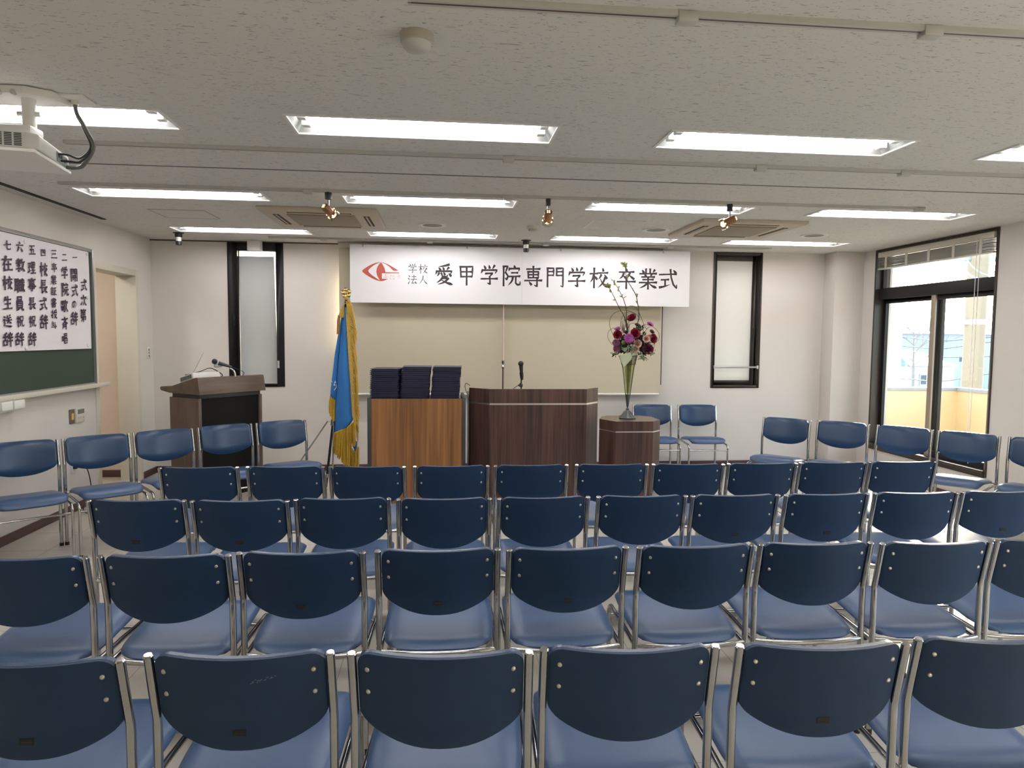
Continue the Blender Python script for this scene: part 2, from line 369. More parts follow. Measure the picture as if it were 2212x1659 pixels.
# front window by the window wall
a = sempty('window_2')
ring(MB(), *W2, .03, .03, .03, .03, fbox(7.69, 7.82)).build('window_frame', M_frame2, a, bevel=.003)
s1 = ring(MB(), W2[0]+.03, W2[1]-.03, W2[2]+.03, W2[3]-.03, .045, .05, .055, .06, fbox(7.775, 7.815)).build('sash', M_frame2, a, bevel=.003)
MB().box(W2[0]+.07, W2[1]-.075, 7.79, 7.795, W2[2]+.08, W2[3]-.085).build('pane', M_frost, s1, smooth=False)
MB().tube([(W2[1]-.05, 7.775, 1.62), (W2[1]-.05, 7.745, 1.62), (W2[1]-.05, 7.74, 1.55)], .008, 8).build('window_latch', M_black, a)
MB().cyl((3.165, 7.70, 1.17), (3.69, 7.70, 1.17), .011, 12).build('guard_bar', M_alu, a)
MB().box(3.155, 3.175, 7.685, 7.712, 1.15, 1.19).box(3.68, 3.70, 7.685, 7.712, 1.15, 1.19).build('bar_bracket', M_alu, a, bevel=.004)
# pane hidden behind the projection screen, its daylight leaks past the screen's edge
a = sempty('window_5')
ring(MB(), *W5, .03, .03, .03, .03, fbox(7.74, 7.86)).build('window_frame', M_frame2, a)
MB().box(W5[0]+.02, W5[1]-.02, 7.80, 7.805, W5[2]+.02, W5[3]-.02).build('pane', M_glass, a, smooth=False)
# the big window on the balcony side and its unseen twin nearer the camera
def big_window(name, W):
    y0, y1, z0, z1 = W; a = sempty(name); ym = (y0+y1)/2-.06
    ring(MB(), y0, y1, z0, z1, .022, .022, .05, .03, sbox(XR-.012, XR+.16)).build('window_frame', M_frame2, a, bevel=.003)
    MB().box(XR+.03, XR+.13, y0+.02, y1-.02, 1.95, 2.065).build('transom', M_frame, a, bevel=.004)
    f = ring(MB(), y0+.02, y1-.02, 2.06, z1-.03, .03, .03, .015, .02, sbox(XR+.06, XR+.10)).build('fanlight', M_frame, a, bevel=.003)
    MB().box(XR+.08, XR+.085, y0+.045, y1-.045, 2.07, z1-.045).build('pane', M_glass, f, smooth=False)
    for (p, q, x, k) in ((y0+.02, ym+.05, XR+.045, M_frame), (ym-.03, y1-.02, XR+.09, M_frame)):
        s = ring(MB(), p, q, z0+.045, 1.955, .05, .05, .075, .05, sbox(x, x+.035)).build('sash', k, a, bevel=.003)
        MB().box(x+.015, x+.02, p+.045, q-.045, z0+.115, 1.91).build('pane', M_glass, s, smooth=False)
    MB().box(XR+.025, XR+.046, ym-.01, ym+.05, z0+.05, 1.95).build('meeting_stile', mat('beige_aluminium', (.36, .29, .22), .45, .2, var=.04), a, bevel=.003)
    MB().box(XR-.03, XR+.04, y0+.02, y1-.02, z0+.035, z0+.06).build('sill', M_frame2, a, bevel=.003)
    return a
big_window('window_3', W3); big_window('window_4', W4)
vb = thing('venetian_blind', 'ivory venetian blind raised to the top of the large balcony window', 'blind', (XR+.01, 6.4, 2.46))
MB().box(-.025, .025, -.80, .80, -.055, 0).build('headrail', M_cream, vb, bevel=.004)
m = MB()
for i in range(17): m.box(-.024, .024, -.79, .79, -.066-.0062*i-.0016, -.066-.0062*i, Matrix.Rotation(R(random.uniform(-1, 1)*.35), 4, 'X'))
m.build('slats', mat('greyish_slat', (.34, .31, .27), .45, var=.1), vb, smooth=False)
MB().box(-.026, .026, -.80, .80, -.185, -.172).build('bottom_rail', M_cream, vb, bevel=.003)
for yy in (.66, .33, 0, -.33, -.66): MB().box(-.03, -.025, yy-.016, yy+.016, -.186, -.05).build('ladder_tape', M_cream, vb, smooth=False)
MB().tube([(-.03, -.62, -.03), (-.03, -.62, -2.06)], .0028, 6).tube([(-.03, -.66, -.03), (-.032, -.655, -2.08)], .0025, 6).build('pull_cord', M_paper, vb)

# ------------------------------------------------------------------ the balcony and the town outside
struct(MB().box(XR+.2, 6.42, 3.4, 7.9, -.15, .02).build('floor_balcony', M_conc, smooth=False))
struct(MB().box(6.30, 6.40, 3.4, 7.88, 0, .89).box(5.0, 6.30, 7.78, 7.88, 0, .89).build('wall_balcony', M_yel, smooth=False))
struct(MB().box(6.28, 6.42, 3.4, 7.90, .89, .93).box(5.0, 6.28, 7.76, 7.90, .89, .93).build('trim_4', M_cop, bevel=.004))
struct(MB().box(XL-2, XR+.2, YF+.2, 8.1, 2.45, 2.75).box(XR+.2, 6.4, 3.4, 8.1, 2.55, 2.75).build('ceiling_balcony', M_conc, smooth=False))
struct(MB().box(-60, 130, -40, 190, -4.2, -4).build('floor_ground', mat('asphalt', (.20, .20, .20), .9, bump=.3, var=.1), smooth=False))
c = at(1936, 700, 9.6)
wp = thing('white_post', 'white painted post with looped step irons standing just beyond the balcony', 'post', (c.x, c.y, -4))
MB().cyl((0, 0, 0), (0, 0, 8), .085, 20).build('shaft', mat('white_paint', (.8, .79, .75), .6, var=.03), wp)
for z in (4.75, 5.75): MB().tube(smooth_path([(-.02, -.07, z), (.02, -.16, z+.02), (.05, -.19, z+.12), (.05, -.19, z+.45), (.02, -.16, z+.56), (-.02, -.07, z+.58)]), .012, 8).build('step_iron', M_conc, wp)
c = at(2106, 700, 11)
up = thing('utility_pole', 'thick beige concrete utility pole with steel bands outside the balcony window', 'utility pole', (c.x, c.y, -4))
MB().lathe([(.17, 0), (.15, 10)], n=28).build('shaft', M_polec, up)
for z in (4.35, 5.78): MB().lathe([(.165, z), (.165, z+.09)], n=28).box(-.22, -.13, -.05, .05, z, z+.09).build('steel_band', M_alu, up)
for z in (6.9, 7.3): MB().tube([(-.9, 0, z), (.9, 0, z)], .04, 8).build('cross_arm', M_alu, up)
MB().tube(smooth_path([(-.5, -.22, 7.0), (-.4, -.25, 6.65), (-.1, -.3, 6.5), (.2, -.3, 6.55), (.4, -.25, 6.9)]), .02, 8).tube(smooth_path([(-.55, -.24, 7.05), (-.3, -.27, 6.72), (0, -.3, 6.62), (.35, -.25, 7.0)]), .014, 8).build('cable_loop', M_cop, up)
def cable(pts, lab, r=.012):
    o = MB().tube(smooth_path(pts), r, 6).build('overhead_cable', M_black); return tag(o, lab, 'cable', 'overhead cables outside the window')
for i, (pa, pb, y) in enumerate((((1945, 748), (2150, 738), 17), ((1945, 755), (2150, 770), 16), ((1945, 728), (2150, 728), 19), ((1945, 818), (2150, 806), 15))):
    p = at(*pa, y+3); q = at(*pb, y-2); mid = (p+q)/2; mid.z -= .12
    d = (q-p); cable([p-d*.6, p, mid, q, q+d*.6], ['dark overhead cable, topmost across the grey roofs outside', 'dark overhead cable sagging across the grey roofs outside',
        'thin high overhead cable in front of the pale sky outside', 'low overhead cable just above the balcony parapet outside'][i])
def house(name, lab, px0, px1, ptop, y, depth, wallc, roofc, roofh, win=()):
    a = at(px0, ptop, y); b = at(px1, ptop, y); w_ = (b.x-a.x)
    h = thing(name, lab, 'house', ((a.x+b.x)/2, y+depth/2, -4)); z = a.z+4
    MB().box(-w_/2, w_/2, -depth/2, depth/2, 0, z).build('wall', mat(name+'_wall', wallc, .9, var=.05), h, smooth=False)
    e = .06*w_
    MB().add([(-w_/2-e, -depth/2-e, z), (w_/2+e, -depth/2-e, z), (w_/2+e, depth/2+e, z), (-w_/2-e, depth/2+e, z), (-w_/4, 0, z+roofh), (w_/4, 0, z+roofh)],
             [(0, 1, 5, 4), (2, 3, 4, 5), (1, 2, 5), (3, 0, 4), (3, 2, 1, 0)]).build('roof', mat(name+'_roof', roofc, .6, var=.1), h, smooth=False)
    for (u0, u1, v0, v1) in win:
        f = ring(MB(), -w_/2+u0*w_, -w_/2+u1*w_, v0*z, v1*z, .08, .08, .08, .08, fbox(-depth/2-.05, -depth/2+.02)).build('window', M_alu, h, smooth=False)
        MB().box(-w_/2+u0*w_, -w_/2+u1*w_, -depth/2-.02, -depth/2-.01, v0*z, v1*z).build('pane', mat('house_glass', (.10, .12, .14), .1), f, smooth=False)
house('house', 'cream house with a teal hipped roof and one tall window beyond the balcony', 1968, 2062, 790, 42, 6, (.55, .50, .42), (.10, .20, .24), 1.0, ((.2, .38, .66, .86),))
house('grey_house', 'big grey house with dark roof behind the cream house outside', 1925, 2075, 720, 62, 9, (.40, .43, .50), (.17, .19, .24), 1.2, ((.62, .7, .55, .72),))
house('long_house', 'long low house with blue grey roof beyond the utility pole', 2060, 2230, 722, 70, 9, (.42, .44, .50), (.2, .23, .30), 1.0, ((.05, .2, .5, .62),))
c = at(1975, 700, 30)
bt = thing('bare_tree', 'bare winter tree with thin dark branches beyond the balcony', 'tree', (c.x, c.y, -4))
rt = random.Random(3); M_bark = mat('pale_bark', (.30, .25, .20), .9, var=.2)
MB().tube([(0, 0, 0), (.1, 0, 3), (0, 0, 5.9)], [.10, .07, .035], 8).build('trunk', M_bark, bt)
def branch(m, p, d, l, r, k):
    q = p+d*l; m.tube([p, (p+q)/2+Vector((0, 0, .06*l)), q], [r, r*.8, r*.6], 5)
    if k:
        for _ in range(3): branch(m, p+d*l*rt.uniform(.5, 1), (d+Vector((rt.uniform(-.8, .8), rt.uniform(-.8, .8), rt.uniform(-.1, .7)))).normalized(), l*.62, r*.6, k-1)
tr = MB()
for i in range(7): branch(tr, Vector((0, 0, 4.3+.25*i)), Vector((cos(i*2.4), sin(i*2.4)*.6, .55)).normalized(), 1.3-.1*i, .028, 3)
tr.build('branches', M_bark, bt)

# ------------------------------------------------------------------ ceiling fittings
def troffer(x, y, lab, grp):
    t = thing('fluorescent_light', lab, 'ceiling light', (x, y, H), 0, grp)
    m = MB()
    # sloping reflector trough
    L, W, D, e = LL, LW, .085, .001
    o_ = [(e, e), (L-e, e), (L-e, W-e), (e, W-e)]; i_ = [(.05, .06), (L-.05, .06), (L-.05, W-.06), (.05, W-.06)]
    m.add([(a, b, .0) for a, b in o_]+[(a, b, D) for a, b in i_], [(0, 1, 5, 4), (1, 2, 6, 5), (2, 3, 7, 6), (3, 0, 4, 7), (4, 5, 6, 7)])
    m.build('reflector', M_trof, t, smooth=False, recalc=False)
    ring(MB(), -.012, L+.012, -.012, W+.012, .014, .014, .014, .014, lambda m, a, b, c, d: m.box(a, b, c, d, -.006, .002)).build('rim', M_white, t, smooth=False)
    for yy in (.085, W-.085):
        MB().cyl((.075, yy, .027), (L-.075, yy, .027), .0155, 12).build('tube', M_tube, t)
        for xx in (.035, L-.075): MB().box(xx, xx+.04, yy-.022, yy+.022, .008, .086).build('socket', M_white, t, bevel=.004)
    return t
cw = ['first from the chalkboard side', 'second from the chalkboard side', 'third from the chalkboard side', 'first from the window side']
rw = ['row above the audience chairs', 'row behind the spotlight track', 'row beside the stage wall']
t0 = troffer(LX[0], LY[0], 'recessed twin-tube ceiling light, %s, %s' % (rw[0], cw[0]), 'recessed fluorescent ceiling lights')
learn(t0)
for j, y in enumerate(LY+LYB):
    for k, x in enumerate(LX):
        if (j, k) == (0, 0): continue
        t = copy_tree(t0); t.location = (x, y, H)
        t['label'] = 'recessed twin-tube ceiling light, %s, %s' % (rw[j], cw[k]) if j < 3 else 'recessed twin-tube ceiling light over the unseen rear of the hall'
        if j > 2: t['group'] = 'ceiling lights over the rear of the hall'
def track(y, x0, x1, boxes, lab, ends=True, mc=M_offw):
    t = thing('lighting_track', lab, 'lighting track', (0, y, H), 0, 'lighting tracks on the ceiling')
    MB().box(x0, x1, -.017, -.005, -.018, 0).box(x0, x1, .005, .017, -.018, 0).box(x0, x1, -.006, .006, -.006, 0).build('rail', mc, t, smooth=False)
    MB().box(x0+.01, x1-.01, -.007, .007, -.0176, -.0055).build('slot', M_base, t, smooth=False)  # dark fill in the groove, its shade put in as colour
    for b in boxes: MB().box(b-.032, b+.032, -.022, .022, -.034, -.001).build('joint_box', M_offw, t, bevel=.005)
    return t
track(2.115, -.1, 4.6, [.75, 1.555], 'ceiling lighting track closest overhead, ahead of the round detector')
track(3.86, -1.95, 4.6, [.37, 1.83, 2.717], 'ceiling lighting track with three joint boxes behind the first light row')
track(4.90, -2.52, 3.62, [-.91, .47, 3.58], 'ceiling lighting track carrying the three copper spotlights')
track(7.27, -1.75, 3.6, [-1.2, -.12, 1.1, 2.46], 'ceiling lighting track along the top of the stage wall')
def spot(x, yaw, tilt, lab):
    t = thing('spotlight', lab, 'spotlight', (x, 4.90, H-.016), yaw, 'copper spotlights')
    MB().box(-.017, .017, -.02, .02, -.052, 0).build('adapter', M_dgrey, t, bevel=.006)
    MB().cyl((0, 0, -.05), (0, 0, -.105), .0065, 10).build('stem', M_chrome, t)
    A = Matrix.Translation((0, 0, -.125)) @ Matrix.Rotation(tilt, 4, 'X')
    b = MB().lathe([(.012, -.05), (.026, -.046), (.029, -.036), (.029, .02), (.036, .026), (.036, .035)], A @ Matrix.Rotation(R(-90), 4, 'X'), 20).build('lamp_body', M_amber, t)
    MB().lathe([(.034, .034), (.041, .042), (.041, .066), (.034, .072)], A @ Matrix.Rotation(R(-90), 4, 'X'), 20, close=False).build('glass_shade', M_vgl, t)
    MB().lathe([(.008, .03), (.02, .04), (.02, .058), (.006, .066)], A @ Matrix.Rotation(R(-90), 4, 'X'), 14).build('bulb', M_lampglow, t)
    g = MB()
    for k in range(4): g.ball(A @ Vector((.010*cos(k*pi/2+.78), -.0505, .010*sin(k*pi/2+.78))), .0042, 8, 5)
    g.build('vent_hole', M_lampglow, t)
    for k in range(6):
        MB().ball(A @ Vector((.0365*cos(k*pi/3+.3), .029, .0365*sin(k*pi/3+.3))), .0055, 8, 5).build('light_slot', M_lampglow, t)
spot(-.775, R(-38), R(-28), 'copper spotlight aimed toward the banner, first from the chalkboard side')
spot(.755, R(-3), R(-32), 'copper spotlight pointing straight ahead, middle one of three')
spot(2.10, R(58), R(-22), 'copper spotlight pointing toward the lectern, first from the window side')
def downspot(x, y, lab):
    t = thing('can_spotlight', lab, 'spotlight', (x, y, H), 0, 'black can spotlights near the stage wall')
    MB().lathe([(.05, -.006), (.052, 0)], n=24).build('mounting_plate', M_black, t)
    MB().lathe([(.030, -.045), (.034, -.035), (.034, -.006)], n=20).build('neck', M_black, t)
    MB().lathe([(.026, -.085), (.026, -.045)], n=20).build('white_band', M_white, t)
    MB().lathe([(.020, -.122), (.028, -.118), (.028, -.084)], n=20).build('lamp_head', M_black, t)
downspot(-2.585, 7.16, 'small black can spotlight near the corner above the doorway')
downspot(.872, 7.12, 'small black can spotlight in front of the banner seam')
def aircon(x0, y0, lab):
    t = thing('ceiling_air_conditioner', lab, 'air conditioner', (x0+.465, y0+.46, H), 0, 'ceiling cassette air conditioners')
    w_ = .465; q = .455
    MB().prism([(-w_, -q), (w_, -q), (w_, q), (-w_, q)], 0, -.028, lambda a, b, d: (a*(1 if d == 0 else .985), b*(1 if d == 0 else .985), d)).build('panel', M_acb, t, bevel=.006)
    g = MB().box(-.27, .27, -.27, .27, -.036, -.027).build('intake_grille', M_acg, t, bevel=.004)
    for (a, b, c, d) in ((-.25, .25, -.36, -.315), (-.25, .25, .315, .36), (-.385, -.335, -.25, .25), (.335, .385, -.25, .25)):
        l = MB().box(a, b, c, d, -.0295, -.027).build('air_outlet', M_dark, t, smooth=False)
        (MB().box(a+.01, b-.01, (c+d)/2-.006, (c+d)/2+.006, -.034, -.029) if b-a > d-c else MB().box((a+b)/2-.006, (a+b)/2+.006, c+.01, d-.01, -.034, -.029)).build('louvre', M_acb, l, smooth=False)
aircon(-1.436, 5.56, 'beige ceiling cassette air conditioner on the chalkboard side')
aircon(2.17, 5.58, 'beige ceiling cassette air conditioner on the window side')
for (x, y, lab) in ((-.08, 6.28, 'round ceiling speaker between the two air conditioners, chalkboard side'), (1.97, 6.23, 'round ceiling speaker touching the window-side air conditioner'), (3.56, 6.33, 'round ceiling speaker by the last light toward the window')):
    t = thing('ceiling_speaker', lab, 'speaker', (x, y, H), 0, 'round ceiling speakers')
    MB().lathe([(.088, -.006), (.125, -.010), (.128, 0)], n=32, close=False).build('rim', M_white, t)
    MB().lathe([(.02, -.007), (.09, -.006)], n=32).build('grille', mat('speaker_mesh', (.25, .24, .22), .7, bump=.4, bscale=900, var=.05), t)
for (x0, x1, y0, y1, lab) in ((-2.35, -1.905, 5.85, 6.245, 'square flush ceiling hatch near the chalkboard wall'), (1.285, 1.75, 5.80, 6.225, 'square flush ceiling hatch with pale frame near the middle speaker')):
    t = thing('ceiling_hatch', lab, 'hatch', ((x0+x1)/2, (y0+y1)/2, H)); a, b = (x1-x0)/2, (y1-y0)/2
    ring(MB(), -a, a, -b, b, .012, .006, .006, .006, lambda m, p, q, c, d: m.box(p, q, c, d, -.004, 0)).build('hatch_frame', M_white if x0 > 0 else mat('thin_grey_frame', (.40, .38, .35), .6, var=.05), t, smooth=False)
    MB().box(-a+.012, a-.006, -b+.006, b-.006, -.002, 0).build('hatch_door', M_ceil, t, smooth=False)
t = thing('smoke_detector', 'large round smoke detector near the camera on the ceiling', 'smoke detector', (-.083, 2.37, H))
MB().lathe([(.050, -.030), (.054, -.026), (.056, -.004), (.056, 0)], n=40).build('base', mat('aged_beige_plastic', (.40, .36, .29), .5, var=.03), t)
MB().lathe([(.012, -.056), (.036, -.052), (.0455, -.042), (.049, -.029)], n=40).build('cover', M_offw, t)
t = thing('smoke_detector', 'small yellowish smoke detector behind the middle spotlight', 'smoke detector', (.822, 6.22, H))
MB().lathe([(.052, -.028), (.056, 0)], n=28).build('base', M_cream, t)
MB().lathe([(.01, -.052), (.036, -.046), (.044, -.028)], n=28).build('cover', M_offw, t)
# stub box over the front window, junction plates
tag(MB().box(-2.045, -1.912, 7.575, 7.69, 2.39, 2.5).build('pipe_cover', M_white, bevel=.006), 'white box cover hanging over the top of the black window', 'pipe cover')

# projector on its ceiling bracket
t = thing('ceiling_projector', 'white projector on a ceiling pole with grey cables, beside the chalkboard', 'projector', (-1.70, 3.10, H))
MB().prism([(-.30, -.07), (.02, -.07), (.10, -.02), (.13, .08), (.05, .10), (-.30, .10)], -.002, -.035, lambda a, b, d: (a, b, d)).build('ceiling_plate', M_white, t, bevel=.006)
MB().cyl((0, 0, -.03), (0, 0, -.155), .026, 20).cyl((-.045, 0, -.095), (.045, 0, -.095), .010, 10).build('pole', M_white, t)
MB().box(-.10, .03, -.05, .05, -.185, -.15).build('arm', M_white, t, bevel=.01)
for dx in (-.055, .0): MB().cyl((dx-.02, -.075, -.03), (dx-.02, -.06, -.03), .011, 10).build('bolt', M_alu, t)
PJ = Matrix.Translation((-.072, -.102, -.268)) @ Matrix.Rotation(R(101), 4, 'Z')
# local: -x is the vent side towards the hall, -y the side with the sockets
b = MB().prism([(-.19, -.17), (-.165, -.20), (.19, -.20), (.19, .20), (-.165, .20), (-.19, .17)], -.03, .032, lambda p, q, d: PJ @ Vector((p, q, d))).build('body', M_offw, t, bevel=.008, seg=3)
MB().prism([(-.185, -.19), (.195, -.206), (.195, .206), (-.185, .19)], -.042, -.028, lambda p, q, d: PJ @ Vector((p, q, d))).build('base_cover', M_white, b, bevel=.004)
MB().prism([(-.15, -.16), (.17, -.16), (.17, .16), (-.15, .16)], .031, .040, lambda p, q, d: PJ @ Vector((p, q, d))).build('top_cover', M_white, b, bevel=.004)
for dz in range(8):
    m = MB()
    for dy in range(5): m.box(-.1915, -.188, -.150+dy*.032, -.125+dy*.032, -.022+dz*.0062, -.0185+dz*.0062, PJ)
    m.build('vent_grille', M_dark, b, smooth=False)
MB().box(.03, .165, -.2015, -.198, -.022, .018, PJ).build('socket_panel', M_lcd, b, smooth=False)
for (sx, sz) in ((.06, .004), (.09, .006), (.125, -.002), (.15, .006)): MB().box(sx-.009, sx+.009, -.2035, -.200, sz-.006, sz+.006, PJ).build('socket', M_black, b, smooth=False)
MB().lathe([(.056, -.012), (.060, 0), (.060, .024), (.050, .030)], PJ @ Matrix.Translation((-.10, .02, -.040)) @ Matrix.Rotation(R(180), 4, 'X'), 28).build('lens_ring', M_alu, b)
MB().ball((0, 0, 0), .046, 18, 10, (1, 1, .5)).build('lens', mat('lens_glass', (.45, .44, .42), .15, coat=.5), b).matrix_local = PJ @ Matrix.Translation((-.10, .02, -.066))
for k, (e, c1) in enumerate((((.05, -.20, .010), M_black), ((.08, -.20, -.010), M_black), ((.15, -.20, -.020), M_dgrey))):
    s_ = Vector((.145, .072, -.02)); p1 = PJ @ Vector((e[0], -.235, e[2])); p2 = PJ @ Vector(e)
    MB().tube(smooth_path([s_, s_+Vector((.012, -.01, -.05)), s_+Vector((.045+.004*k, -.02, -.12)), s_+Vector((.072+.006*k, -.03, -.19)), (p1+s_+Vector((.075, -.03, -.25)))/2, p1, p2]), .0085 if k == 2 else .0045, 8).build('cable', mat('grey_cable', (.13, .13, .13), .5, var=.05) if k == 2 else c1, t)
tp = thing('cable_outlet_plate', 'square ceiling plate where the projector cables come out', 'outlet plate', (-1.555, 3.17, H))
MB().box(-.06, .06, -.06, .06, -.012, 0).build('plate', M_white, tp, bevel=.004)
MB().cyl((0, 0, -.03), (0, 0, -.01), .014, 12).build('grommet', M_cream, tp)

